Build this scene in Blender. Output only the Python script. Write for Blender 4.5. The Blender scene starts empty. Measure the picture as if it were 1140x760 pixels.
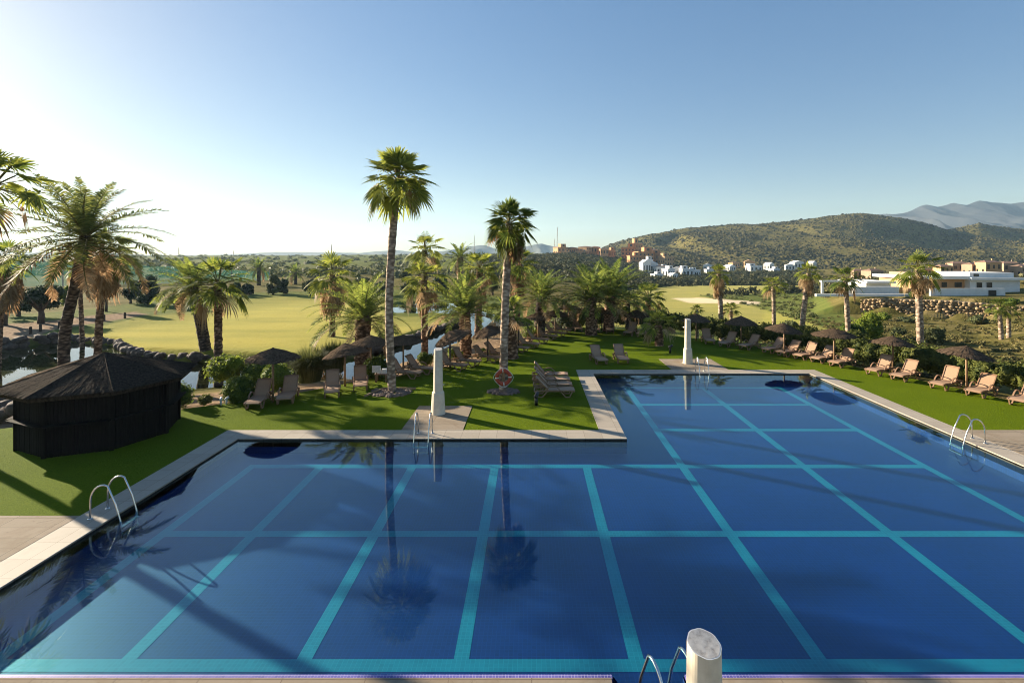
import bpy, math, random
import numpy as np
from mathutils import Vector, Matrix, noise as mnoise

SC = bpy.context.scene
COL = SC.collection
random.seed(7)
RNG = np.random.default_rng(11)

# ------------------------------------------------------------------ camera, sky, sun, exposure
F, PX, PY, H = 560.0, 592.0, 283.0, 6.4          # focal length and principal point in photo pixels, eye height in metres
cam_d = bpy.data.cameras.new('camera'); cam = bpy.data.objects.new('camera', cam_d); COL.objects.link(cam)
cam.location = (0, 0, H); cam.rotation_euler = (math.radians(90), 0, 0)
cam_d.sensor_width = 36; cam_d.sensor_fit = 'HORIZONTAL'; cam_d.lens = 36*F/1140
cam_d.shift_x = -(PX-570)/1140; cam_d.shift_y = -(380-PY)/1140
cam_d.clip_start = .1; cam_d.clip_end = 20000
SC.camera = cam

SUN_EL, SUN_AZ = math.radians(17), math.radians(-59.7)   # azimuth from +Y, clockwise
SUN_DIR = Vector((math.sin(SUN_AZ)*math.cos(SUN_EL), math.cos(SUN_AZ)*math.cos(SUN_EL), math.sin(SUN_EL)))
w = bpy.data.worlds.new('World'); SC.world = w; w.use_nodes = True
nt = w.node_tree; bg = nt.nodes['Background']
sky = nt.nodes.new('ShaderNodeTexSky'); sky.sky_type = 'NISHITA'; sky.sun_disc = False
sky.sun_elevation = SUN_EL; sky.sun_rotation = SUN_AZ % (2*math.pi)
sky.air_density = 1.0; sky.dust_density = .4; sky.ozone_density = 1.5; sky.altitude = 50
gm = nt.nodes.new('ShaderNodeGamma'); gm.inputs[1].default_value = .56          # softer aureole, paler air
nt.links.new(sky.outputs[0], gm.inputs[0]); hs_ = nt.nodes.new('ShaderNodeHueSaturation'); hs_.inputs['Saturation'].default_value = 1.75; hs_.inputs['Hue'].default_value = .512
nt.links.new(gm.outputs[0], hs_.inputs['Color']); nt.links.new(hs_.outputs[0], bg.inputs[0]); bg.inputs[1].default_value = .083
sun_d = bpy.data.lights.new('sun', 'SUN'); sun_d.energy = 5.0; sun_d.angle = math.radians(.55); sun_d.color = (1, .86, .66)
sun = bpy.data.objects.new('sun', sun_d); COL.objects.link(sun)
sun.rotation_euler = (-SUN_DIR).to_track_quat('-Z', 'Y').to_euler(); sun.location = (-60, 40, 60)
SC.view_settings.view_transform = 'Standard'; SC.view_settings.look = 'None'
SC.view_settings.exposure = 1.75; SC.view_settings.gamma = 1
SC.cycles.max_bounces = 8; SC.cycles.transparent_max_bounces = 24; SC.cycles.volume_bounces = 0
SC.cycles.caustics_reflective = False; SC.cycles.caustics_refractive = False
SC.cycles.use_denoising = True; SC.cycles.filter_width = 1.0

# ------------------------------------------------------------------ helpers
def at(px, py, z=0.0):                     # where the sight line through a photo pixel meets height z
    Y = F*(H-z)/(py-PY); return Vector(((px-PX)/F*Y, Y, z))
def atY(px, py, Y):
    return Vector(((px-PX)/F*Y, Y, H-(py-PY)/F*Y))
def sstep(a, b, x):
    t = np.clip((x-a)/(b-a), 0, 1); return t*t*(3-2*t)

class MB:
    def __init__(s): s.v = []; s.f = []; s.m = []
    def add(s, vs, fs, m=0):
        o = len(s.v); s.v.extend([tuple(p) for p in vs])
        for f in fs: s.f.append(tuple(i+o for i in f)); s.m.append(m)
        return s
    def box(s, c, d, rz=0, m=0, taper=1.0):
        c = Vector(c); R = Matrix.Rotation(rz, 3, 'Z'); x, y, z = d[0]/2, d[1]/2, d[2]/2
        vs = []
        for k in (-1, 1):
            q = taper if k > 0 else 1
            for i, j in ((-1,-1),(1,-1),(1,1),(-1,1)): vs.append(c + R @ Vector((i*x*q, j*y*q, k*z)))
        return s.add(vs, [(3,2,1,0),(4,5,6,7),(0,1,5,4),(1,2,6,5),(2,3,7,6),(3,0,4,7)], m)
    def tube(s, pts, rad, n=8, m=0, cap=True):
        pts = [Vector(p) for p in pts]; rads = rad if hasattr(rad, '__len__') else [rad]*len(pts)
        vs = []; prev = None
        for i, p in enumerate(pts):
            t = (pts[min(i+1, len(pts)-1)]-pts[max(i-1, 0)]).normalized()
            if prev is None:
                a = Vector((1,0,0)) if abs(t.x) < .8 else Vector((0,1,0))
                u = t.cross(a).normalized()
            else:
                u = (prev - t*prev.dot(t)).normalized()
            prev = u; b = t.cross(u)
            for k in range(n):
                an = 2*math.pi*k/n; vs.append(p+(u*math.cos(an)+b*math.sin(an))*rads[i])
        fs = [(i*n+k, i*n+(k+1)%n, (i+1)*n+(k+1)%n, (i+1)*n+k) for i in range(len(pts)-1) for k in range(n)]
        if cap: fs += [tuple(range(n-1, -1, -1)), tuple((len(pts)-1)*n+k for k in range(n))]
        return s.add(vs, fs, m)
    def bar(s, pts, wx, wz, side=(1,0,0), m=0):          # rectangular section swept along pts; side is the width direction
        pts = [Vector(p) for p in pts]; S = Vector(side).normalized(); vs = []
        for i, p in enumerate(pts):
            t = (pts[min(i+1, len(pts)-1)]-pts[max(i-1, 0)]).normalized(); nrm = S.cross(t).normalized()
            for a, b in ((-1,-1),(1,-1),(1,1),(-1,1)): vs.append(p+S*a*wx/2+nrm*b*wz/2)
        fs = [(i*4+k, i*4+(k+1)%4, (i+1)*4+(k+1)%4, (i+1)*4+k) for i in range(len(pts)-1) for k in range(4)]
        e = (len(pts)-1)*4; fs += [(3,2,1,0), (e,e+1,e+2,e+3)]
        return s.add(vs, fs, m)
    def lathe(s, prof, n=16, c=(0,0,0), m=0, rot=0):
        c = Vector(c); vs = [c+Vector((r*math.cos(2*math.pi*k/n+rot), r*math.sin(2*math.pi*k/n+rot), z)) for r, z in prof for k in range(n)]
        L = len(prof)
        fs = [(i*n+k, i*n+(k+1)%n, (i+1)*n+(k+1)%n, (i+1)*n+k) for i in range(L-1) for k in range(n)]
        fs += [tuple(range(n-1, -1, -1)), tuple((L-1)*n+k for k in range(n))]
        return s.add(vs, fs, m)
    def prism(s, poly, z0, z1, m=0):
        n = len(poly); vs = [(x, y, z0) for x, y in poly]+[(x, y, z1) for x, y in poly]
        return s.add(vs, [tuple(range(n-1,-1,-1)), tuple(range(n, 2*n))]+[(i,(i+1)%n,n+(i+1)%n,n+i) for i in range(n)], m)
    def mesh(s, name, mats, smooth=False):
        me = bpy.data.meshes.new(name); me.from_pydata(s.v, [], s.f)
        for mt in (mats if isinstance(mats, (list, tuple)) else [mats]): me.materials.append(mt)
        if any(s.m): me.polygons.foreach_set('material_index', s.m)
        if smooth: me.polygons.foreach_set('use_smooth', [True]*len(s.f))
        me.update(); return me

def np_mesh(name, V, tris_or_quads, mats, midx=None, smooth=False):     # V (n,3), faces (m,k)
    V = np.asarray(V, dtype=np.float32); Q = np.asarray(tris_or_quads, dtype=np.int32); k = Q.shape[1]
    me = bpy.data.meshes.new(name); me.vertices.add(len(V)); me.vertices.foreach_set('co', V.ravel())
    me.loops.add(Q.size); me.loops.foreach_set('vertex_index', Q.ravel())
    me.polygons.add(len(Q)); me.polygons.foreach_set('loop_start', np.arange(0, Q.size, k, dtype=np.int32))
    for mt in (mats if isinstance(mats, (list, tuple)) else [mats]): me.materials.append(mt)
    if midx is not None: me.polygons.foreach_set('material_index', np.asarray(midx, dtype=np.int32))
    if smooth: me.polygons.foreach_set('use_smooth', np.ones(len(Q), dtype=bool))
    me.update(calc_edges=True); return me

def obj(name, me, parent=None, loc=(0,0,0), rot=(0,0,0), scale=None):
    o = bpy.data.objects.new(name, me); COL.objects.link(o); o.location = loc; o.rotation_euler = rot
    if scale is not None: o.scale = scale if hasattr(scale, '__len__') else (scale,)*3
    if parent: o.parent = parent
    return o
def tag(o, label, cat, group=None, kind=None):
    o['label'] = label; o['category'] = cat
    if group: o['group'] = group
    if kind: o['kind'] = kind
    return o
def thing(name, label, cat, loc=(0,0,0), rz=0, group=None):
    o = bpy.data.objects.new(name, None); COL.objects.link(o); o.location = loc; o.rotation_euler = (0, 0, rz)
    o.empty_display_size = .2
    return tag(o, label, cat, group)
def struct(name, me, label, cat, kind='structure'):
    return tag(obj(name, me), label, cat, kind=kind)
def dup(root, loc, rz, label, group=None):
    r = root.copy(); COL.objects.link(r); r.location = loc; r.rotation_euler = (0, 0, rz); r['label'] = label
    if group: r['group'] = group
    for ch in list(root.children):
        c = ch.copy(); COL.objects.link(c); c.parent = r
        for g in list(ch.children):
            d = g.copy(); COL.objects.link(d); d.parent = c
    return r

# ------------------------------------------------------------------ materials
def mat(name):
    m = bpy.data.materials.new(name); m.use_nodes = True; t = m.node_tree
    return m, t, t.nodes['Principled BSDF'], t.nodes['Material Output']
def N(t, kind, **kw):
    n = t.nodes.new(kind)
    for k, v in kw.items():
        if k.startswith('i_'): n.inputs[k[2:].replace('_', ' ')].default_value = v
        else: setattr(n, k, v)
    return n
def ramp(t, fac, stops):
    r = N(t, 'ShaderNodeValToRGB'); e = r.color_ramp.elements
    while len(e) < len(stops): e.new(.5)
    for el, (p, c) in zip(e, stops): el.position = p; el.color = (*c, 1)
    t.links.new(fac, r.inputs[0]); return r.outputs[0]
def mixc(t, fac, a, b, blend='MIX'):
    m = N(t, 'ShaderNodeMix', data_type='RGBA', blend_type=blend)
    for sock, v in ((m.inputs[0], fac), (m.inputs[6], a), (m.inputs[7], b)):
        if hasattr(v, 'is_linked'): t.links.new(v, sock)
        elif isinstance(v, tuple): sock.default_value = (*v, 1) if len(v) == 3 else v
        else: sock.default_value = v
    return m.outputs[2]
def math_(t, op, a, b=0.0):
    n = N(t, 'ShaderNodeMath', operation=op)
    for i, v in enumerate((a, b)):
        if hasattr(v, 'is_linked'): t.links.new(v, n.inputs[i])
        else: n.inputs[i].default_value = v
    return n.outputs[0]
def noise(t, scale, detail=4, rough=.6, coord='Object', vec_scale=None, dist=0):
    tc = N(t, 'ShaderNodeTexCoord'); n = N(t, 'ShaderNodeTexNoise'); n.inputs['Scale'].default_value = scale
    n.inputs['Detail'].default_value = detail; n.inputs['Roughness'].default_value = rough; n.inputs['Distortion'].default_value = dist
    v = tc.outputs[coord]
    if vec_scale:
        mp = N(t, 'ShaderNodeMapping'); mp.inputs['Scale'].default_value = vec_scale; t.links.new(v, mp.inputs[0]); v = mp.outputs[0]
    t.links.new(v, n.inputs['Vector']); return n.outputs['Fac']
def bump(t, bsdf, h, strength=.5, dist=.02):
    b = N(t, 'ShaderNodeBump'); b.inputs['Strength'].default_value = strength; b.inputs['Distance'].default_value = dist
    t.links.new(h, b.inputs['Height']); t.links.new(b.outputs[0], bsdf.inputs['Normal'])
def simple(name, stops, scale=4, rough=.7, bstr=.3, bdist=.01, metallic=0, detail=5, vec_scale=None, spec=.4):
    m, t, b, o = mat(name); f = noise(t, scale, detail, vec_scale=vec_scale)
    t.links.new(ramp(t, f, stops), b.inputs['Base Color']); b.inputs['Roughness'].default_value = rough
    b.inputs['Metallic'].default_value = metallic; b.inputs['Specular IOR Level'].default_value = spec
    if bstr: bump(t, b, f, bstr, bdist)
    return m
def foliage(name, dark, light, trans=.35, scale=1.2, rough=.65, spec=.12, tcol=None):
    m, t, b, o = mat(name)
    tc = N(t, 'ShaderNodeTexCoord'); oi = N(t, 'ShaderNodeObjectInfo'); geo = N(t, 'ShaderNodeNewGeometry')
    n = N(t, 'ShaderNodeTexNoise'); n.inputs['Scale'].default_value = scale; n.inputs['Detail'].default_value = 3
    t.links.new(tc.outputs['Object'], n.inputs['Vector'])
    r = math_(t, 'ADD', n.outputs['Fac'], math_(t, 'MULTIPLY', math_(t, 'SUBTRACT', geo.outputs['Random Per Island'], .5), .5))
    r = math_(t, 'ADD', r, math_(t, 'MULTIPLY', math_(t, 'SUBTRACT', oi.outputs['Random'], .5), .3))
    c = ramp(t, r, [(.25, dark), (.75, light)])
    t.links.new(c, b.inputs['Base Color']); b.inputs['Roughness'].default_value = rough; b.inputs['Specular IOR Level'].default_value = spec
    tr = N(t, 'ShaderNodeBsdfTranslucent'); mx = N(t, 'ShaderNodeMixShader'); mx.inputs[0].default_value = trans
    hs = N(t, 'ShaderNodeHueSaturation'); hs.inputs['Value'].default_value = 1.5; hs.inputs['Hue'].default_value = .485
    t.links.new(c, hs.inputs['Color']); t.links.new(hs.outputs[0], tr.inputs[0])
    t.links.new(b.outputs[0], mx.inputs[1]); t.links.new(tr.outputs[0], mx.inputs[2]); t.links.new(mx.outputs[0], o.inputs[0])
    return m

M = {}
M['fan'] = foliage('fan_leaf', (.055,.09,.016), (.25,.28,.045), .46, rough=.6, spec=.15)
M['feather'] = foliage('feather_leaf', (.055,.1,.024), (.25,.3,.055), .45, rough=.65, spec=.12)
M['datefrond'] = foliage('date_frond', (.055,.085,.028), (.23,.25,.06), .45, rough=.65, spec=.12)
M['dead'] = foliage('dead_leaf', (.2,.125,.055), (.42,.31,.17), .35)
M['rustleaf'] = foliage('rust_leaf', (.3,.12,.03), (.45,.2,.05), .35)
M['petiole'] = simple('petiole', [(.3,(.1,.1,.035)),(.7,(.2,.16,.07))], 3, .85, 0, spec=.08)
M['hedge'] = foliage('hedge_leaf', (.03,.05,.013), (.14,.15,.035), .3, 2)
M['bush'] = foliage('bush_leaf', (.04,.075,.016), (.14,.19,.03), .32, 2)
M['brightbush'] = foliage('bright_bush_leaf', (.06,.1,.016), (.2,.25,.035), .4, 2)
M['darktree'] = foliage('dark_tree_leaf', (.014,.027,.016), (.05,.075,.036), .22, .6)
M['olive'] = foliage('olive_leaf', (.04,.055,.025), (.12,.13,.05), .22, .5)
M['scrub'] = foliage('scrub_leaf', (.035,.045,.018), (.13,.12,.05), .15, .08)
M['hillscrub'] = foliage('hill_scrub_leaf', (.015,.018,.006), (.085,.07,.022), .1, .01)
M['dryscrub'] = foliage('dry_scrub_leaf', (.06,.065,.02), (.24,.2,.075), .25, .5)
M['straw'] = foliage('tall_grass_leaf', (.05,.07,.02), (.16,.17,.06), .35, 1)
M['thatch'] = simple('thatch', [(.3,(.035,.024,.016)),(.75,(.17,.118,.078))], 14, .95, .8, .03, vec_scale=(1,1,.3), spec=.02)
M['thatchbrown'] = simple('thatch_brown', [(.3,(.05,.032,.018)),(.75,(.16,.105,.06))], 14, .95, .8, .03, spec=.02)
M['postwood'] = simple('post_wood', [(.3,(.16,.09,.045)),(.7,(.34,.21,.11))], 6, .7, .3, .01, vec_scale=(4,4,.5))
M['hutwood'] = simple('hut_wood', [(.3,(.004,.0032,.003)),(.7,(.014,.011,.009))], 9, .85, .5, .01, vec_scale=(5,5,.4), spec=.06)
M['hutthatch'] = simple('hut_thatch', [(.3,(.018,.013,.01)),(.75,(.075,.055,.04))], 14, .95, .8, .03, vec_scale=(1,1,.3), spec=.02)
M['resin'] = simple('lounger_resin', [(.3,(.2,.115,.065)),(.7,(.3,.18,.105))], 5, .5, .1, .003)
M['sling'] = simple('lounger_sling', [(.35,(.31,.19,.115)),(.65,(.4,.255,.16))], 60, .8, .3, .002)
M['steel'] = simple('polished_steel', [(.4,(.62,.6,.56)),(.6,(.75,.72,.68))], 3, .22, 0, metallic=1)
M['whitewall'] = simple('white_render', [(.3,(.66,.64,.6)),(.7,(.8,.78,.74))], .8, .85, .1, .01)
M['pillar'] = simple('cream_render', [(.25,(.56,.47,.35)),(.55,(.7,.61,.47)),(.8,(.77,.69,.56))], 3.5, .85, .35, .006, detail=8)
M['pillartop'] = simple('worn_concrete_top', [(.3,(.3,.27,.24)),(.5,(.5,.46,.41)),(.7,(.6,.56,.5))], 16, .9, .5, .006, detail=9)
M['terracotta'] = simple('terracotta_render', [(.3,(.46,.2,.08)),(.7,(.6,.3,.14))], .4, .9, 0)
M['ochre'] = simple('ochre_render', [(.3,(.48,.27,.13)),(.7,(.6,.38,.2))], .4, .9, 0)
M['beige'] = simple('beige_render', [(.3,(.29,.205,.135)),(.7,(.4,.29,.195))], .4, .9, 0)
M['rooftile'] = simple('roof_tile', [(.3,(.16,.095,.065)),(.7,(.27,.17,.12))], 2, .9, .3, .03)
M['glass'] = simple('window_glass', [(.4,(.015,.018,.02)),(.6,(.04,.045,.05))], 1, .1, 0)
M['rock'] = simple('pond_rock', [(.25,(.035,.027,.022)),(.6,(.12,.09,.07)),(.8,(.2,.155,.12))], 2.2, .9, .9, .08, detail=8)
M['palerock'] = simple('pale_rock', [(.25,(.16,.11,.06)),(.6,(.36,.255,.14)),(.8,(.46,.34,.2))], 1.6, .9, .9, .08, detail=8)
M['pebble'] = simple('pebble', [(.3,(.08,.052,.04)),(.7,(.22,.155,.115))], 5, .85, .4, .02)
M['black'] = simple('black_metal', [(.4,(.01,.01,.011)),(.6,(.025,.025,.027))], 5, .4, 0)
M['whiteplastic'] = simple('white_plastic', [(.4,(.6,.6,.58)),(.6,(.7,.7,.68))], 5, .5, 0)
M['buoyred'] = simple('buoy_red', [(.3,(.34,.045,.022)),(.7,(.46,.08,.035))], 6, .5, .1, .003)
M['bark'] = simple('tree_bark', [(.3,(.03,.022,.016)),(.7,(.1,.075,.055))], 6, .9, .8, .04, vec_scale=(2,2,.5))
M['towel'] = simple('towel', [(.3,(.55,.53,.5)),(.7,(.72,.7,.67))], 20, .95, .5, .01)
M['mastmetal'] = simple('mast_metal', [(.4,(.25,.2,.19)),(.6,(.4,.34,.32))], .2, .6, 0)

def trunk_mat(name, dark, mid, light, vs=7.0):
    m, t, b, o = mat(name)
    tc = N(t, 'ShaderNodeTexCoord'); mp = N(t, 'ShaderNodeMapping'); mp.inputs['Scale'].default_value = (1.2, 1.2, vs/3)
    t.links.new(tc.outputs['Object'], mp.inputs[0])
    vo = N(t, 'ShaderNodeTexVoronoi'); vo.inputs['Scale'].default_value = 3.2; t.links.new(mp.outputs[0], vo.inputs['Vector'])
    f = noise(t, 3.0, 6)
    k = math_(t, 'ADD', math_(t, 'MULTIPLY', vo.outputs['Distance'], .75), math_(t, 'MULTIPLY', f, .5))
    t.links.new(ramp(t, k, [(.25, light), (.5, mid), (.75, dark)]), b.inputs['Base Color'])
    b.inputs['Roughness'].default_value = .9; b.inputs['Specular IOR Level'].default_value = .2
    bump(t, b, k, .8, .05); return m
M['trunk'] = trunk_mat('palm_trunk', (.17,.12,.085), (.42,.315,.225), (.58,.47,.36))
M['trunkred'] = trunk_mat('palm_trunk_boots', (.08,.045,.027), (.28,.165,.1), (.5,.36,.25))
M['trunkdark'] = trunk_mat('palm_trunk_dark', (.03,.022,.017), (.11,.08,.06), (.26,.2,.15), 9)

# lawn: short synthetic turf
def lawn_mat():
    m, t, b, o = mat('turf')
    big = noise(t, .35, 3); fine = noise(t, 16, 6, .85); mid = noise(t, 2.5, 6, .75)
    c = mixc(t, big, (.078,.12,.004), (.135,.18,.006))
    c = mixc(t, math_(t, 'MULTIPLY', sstepn(t, fine, .35, .7), .6), c, (.03,.055,.003))
    c = mixc(t, math_(t, 'MULTIPLY', sstepn(t, mid, .55, .75), .35), c, (.2,.22,.012))
    t.links.new(c, b.inputs['Base Color']); b.inputs['Roughness'].default_value = .9; b.inputs['Specular IOR Level'].default_value = .03
    bump(t, b, math_(t, 'ADD', fine, mid), 1.0, .03); return m
def sstepn(t, v, a, b):
    mr = N(t, 'ShaderNodeMapRange', interpolation_type='SMOOTHSTEP'); mr.inputs[1].default_value = a; mr.inputs[2].default_value = b
    t.links.new(v, mr.inputs[0]); return mr.outputs[0]
M['turf'] = lawn_mat()

def deck_mat():
    m, t, b, o = mat('deck_stone')
    tc = N(t, 'ShaderNodeTexCoord'); br = N(t, 'ShaderNodeTexBrick'); br.offset = .0
    br.inputs['Scale'].default_value = 1; br.inputs['Mortar Size'].default_value = .008; br.inputs['Brick Width'].default_value = 1.25; br.inputs['Row Height'].default_value = .42
    br.inputs['Color1'].default_value = (.24,.195,.14,1); br.inputs['Color2'].default_value = (.29,.235,.175,1); br.inputs['Mortar'].default_value = (.1,.075,.055,1)
    br.inputs['Mortar Smooth'].default_value = .3
    t.links.new(tc.outputs['Object'], br.inputs['Vector'])
    f = noise(t, .8, 8, .65, dist=1.8); f2 = noise(t, 14, 6)
    c = mixc(t, math_(t, 'MULTIPLY', sstepn(t, f, .45, .62), .5), br.outputs['Color'], (.19,.135,.085))
    c = mixc(t, math_(t, 'MULTIPLY', sstepn(t, noise(t, 2.5, 8, .7, dist=2.5), .58, .66), .5), c, (.12,.085,.055))
    c = mixc(t, math_(t, 'MULTIPLY', f2, .35), c, (.33,.275,.21))
    t.links.new(c, b.inputs['Base Color']); b.inputs['Roughness'].default_value = .85; b.inputs['Specular IOR Level'].default_value = .08
    bump(t, b, f2, .25, .01); return m
M['deck'] = deck_mat()
def coping_mat():
    m, t, b, o = mat('coping_stone')
    tc = N(t, 'ShaderNodeTexCoord'); br = N(t, 'ShaderNodeTexBrick'); br.offset = .0
    br.inputs['Scale'].default_value = 1; br.inputs['Mortar Size'].default_value = .007; br.inputs['Brick Width'].default_value = .62; br.inputs['Row Height'].default_value = .62
    br.inputs['Color1'].default_value = (.3,.255,.2,1); br.inputs['Color2'].default_value = (.38,.33,.265,1); br.inputs['Mortar'].default_value = (.13,.105,.08,1)
    t.links.new(tc.outputs['Object'], br.inputs['Vector'])
    f = noise(t, .9, 7, .7); f2 = noise(t, 9, 7, .7)
    c = mixc(t, math_(t, 'MULTIPLY', sstepn(t, f, .5, .72), .6), br.outputs['Color'], (.22,.18,.135))
    c = mixc(t, math_(t, 'MULTIPLY', f2, .5), c, (.42,.37,.3))
    t.links.new(c, b.inputs['Base Color']); b.inputs['Roughness'].default_value = .7; b.inputs['Specular IOR Level'].default_value = .25
    bump(t, b, f2, .3, .01); return m
M['coping'] = coping_mat()

def tile_mat(name, c1, c2, mortar, size):
    m, t, b, o = mat(name)
    tc = N(t, 'ShaderNodeTexCoord'); br = N(t, 'ShaderNodeTexBrick'); br.offset = 0
    br.inputs['Scale'].default_value = 1; br.inputs['Brick Width'].default_value = size; br.inputs['Row Height'].default_value = size
    br.inputs['Mortar Size'].default_value = size*.06
    br.inputs['Color1'].default_value = (*c1, 1); br.inputs['Color2'].default_value = (*c2, 1); br.inputs['Mortar'].default_value = (*mortar, 1)
    t.links.new(tc.outputs['Object'], br.inputs['Vector'])
    f = noise(t, .5, 4); f2 = noise(t, 3, 5)
    c = mixc(t, math_(t, 'MULTIPLY', sstepn(t, f, .4, .7), .35), br.outputs['Color'], tuple(min(1, v*1.6+.003) for v in c2))
    t.links.new(c, b.inputs['Base Color']); b.inputs['Roughness'].default_value = .45; return m
M['pooltile'] = tile_mat('pool_mosaic', (.0001,.0125,.088), (.0002,.0165,.11), (.001,.03,.145), .08)
M['poolline'] = tile_mat('pool_line_mosaic', (.008,.15,.195), (.012,.178,.225), (.025,.21,.255), .08)
M['edgetile'] = tile_mat('pool_edge_mosaic', (.06,.05,.26), (.12,.1,.36), (.45,.42,.55), .05)

def water_mat(name, tint, bscale, bstr, rough=.0, ior=1.33, gcol=(1,1,1,1)):
    m, t, b, o = mat(name); t.nodes.remove(b)
    tr = N(t, 'ShaderNodeBsdfTransparent'); tr.inputs[0].default_value = (*tint, 1)
    gl = N(t, 'ShaderNodeBsdfGlossy'); gl.inputs['Roughness'].default_value = rough; gl.inputs[0].default_value = gcol
    fr = N(t, 'ShaderNodeFresnel'); gb = N(t, 'ShaderNodeNewGeometry')         # same reflectance from above and from below
    t.links.new(math_(t, 'ADD', math_(t, 'MULTIPLY', gb.outputs['Backfacing'], 1/ior-ior), ior), fr.inputs[0])
    n1 = noise(t, bscale, 3, .5, vec_scale=(1,.6,1)); n2 = noise(t, bscale*.22, 2, .5)
    bp = N(t, 'ShaderNodeBump'); bp.inputs['Strength'].default_value = bstr; bp.inputs['Distance'].default_value = .01
    t.links.new(math_(t, 'ADD', n1, math_(t, 'MULTIPLY', n2, 1.5)), bp.inputs['Height'])
    t.links.new(bp.outputs[0], gl.inputs['Normal']); t.links.new(bp.outputs[0], fr.inputs['Normal'])
    mx = N(t, 'ShaderNodeMixShader'); t.links.new(fr.outputs[0], mx.inputs[0]); t.links.new(tr.outputs[0], mx.inputs[1]); t.links.new(gl.outputs[0], mx.inputs[2])
    t.links.new(mx.outputs[0], o.inputs[0]); return m
M['water'] = water_mat('pool_water', (.6,.94,1.0), 2.4, .018, ior=1.46, gcol=(.76,.94,1,1))
M['pond'] = water_mat('pond_water', (.45,.5,.42), 1.5, .05, .0, 1.5)

# ------------------------------------------------------------------ value noise for terrain
_perm = np.random.default_rng(5).random((256, 256))
def vnoise(x, y):
    xi = np.floor(x).astype(int); yi = np.floor(y).astype(int); fx = x-xi; fy = y-yi
    fx = fx*fx*(3-2*fx); fy = fy*fy*(3-2*fy)
    g = lambda i, j: _perm[i % 256, j % 256]
    return (g(xi,yi)*(1-fx)+g(xi+1,yi)*fx)*(1-fy)+(g(xi,yi+1)*(1-fx)+g(xi+1,yi+1)*fx)*fy
def fbm(x, y, o=4):
    s = 0; a = .5
    for i in range(o): s = s+a*(vnoise(x*2**i+17*i, y*2**i+31*i)-.5); a *= .5
    return s
def poly_sd(x, y, poly):            # signed distance, positive inside
    x = np.asarray(x, float); y = np.asarray(y, float); P = np.array([(p[0], p[1]) for p in poly]); d = np.full(x.shape, 1e18); ins = np.zeros(x.shape, bool)
    for i in range(len(P)):
        a = P[i]; b = P[(i+1) % len(P)]; e = b-a; L = e@e
        t = np.clip(((x-a[0])*e[0]+(y-a[1])*e[1])/L, 0, 1)
        d = np.minimum(d, (x-a[0]-t*e[0])**2+(y-a[1]-t*e[1])**2)
        c = ((a[1] <= y) != (b[1] <= y)); xx = a[0]+(y-a[1])/(e[1] if abs(e[1]) > 1e-12 else 1e-12)*e[0]
        ins ^= c & (x < xx)
    return np.where(ins, np.sqrt(d), -np.sqrt(d))

# ------------------------------------------------------------------ plan of the garden (metres)
XL, XR, XJ, YN, YM, YF = -10.2, 14.9, 3.3, 7.66, 17.45, 27.0         # pool: left, right, jog, near, middle, far edges
left_edge = [at(*p).xy for p in [(-160,500),(-40,482),(60,470),(196,456),(243,450),(303,443),(331,437),(354,433),(380,428),(411,421),(444,419),(473,411),(500,408),(530,400),(560,391),(590,380),(612,371),(630,365)]]
back_edge = [at(*p).xy for p in [(650,364),(700,367),(760,375),(800,379),(850,387),(900,397),(960,410),(1010,420),(1060,431),(1140,449)]]+[Vector((21.5,17)), Vector((24,8))]
lawn_poly = [Vector((-26,4))]+left_edge+back_edge+[Vector((26,2)), Vector((-26,2))]

POND_Z = -1.5
pond_px = [(-120,440),(-120,393),(-40,391),(0,389),(74,380.5),(124,385),(150,399),(225,404),(300,406),(345,407),(400,397),(440,385),(475,372),(511,361),(524,352),(532,346),(548,350),(562,361),(556,370),(520,379),(490,391),(470,403),(430,414),(400,419),(340,420),(290,424),(240,428),(196,432),(100,440),(0,434)]
pond = [at(px, py, POND_Z).xy for px, py in pond_px]
upper_px = [(434,342),(450,338),(480,336.5),(508,337.5),(522,341),(516,350),(480,348.5),(444,350)]
upper = [at(px, py, POND_Z).xy for px, py in upper_px]

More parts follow.
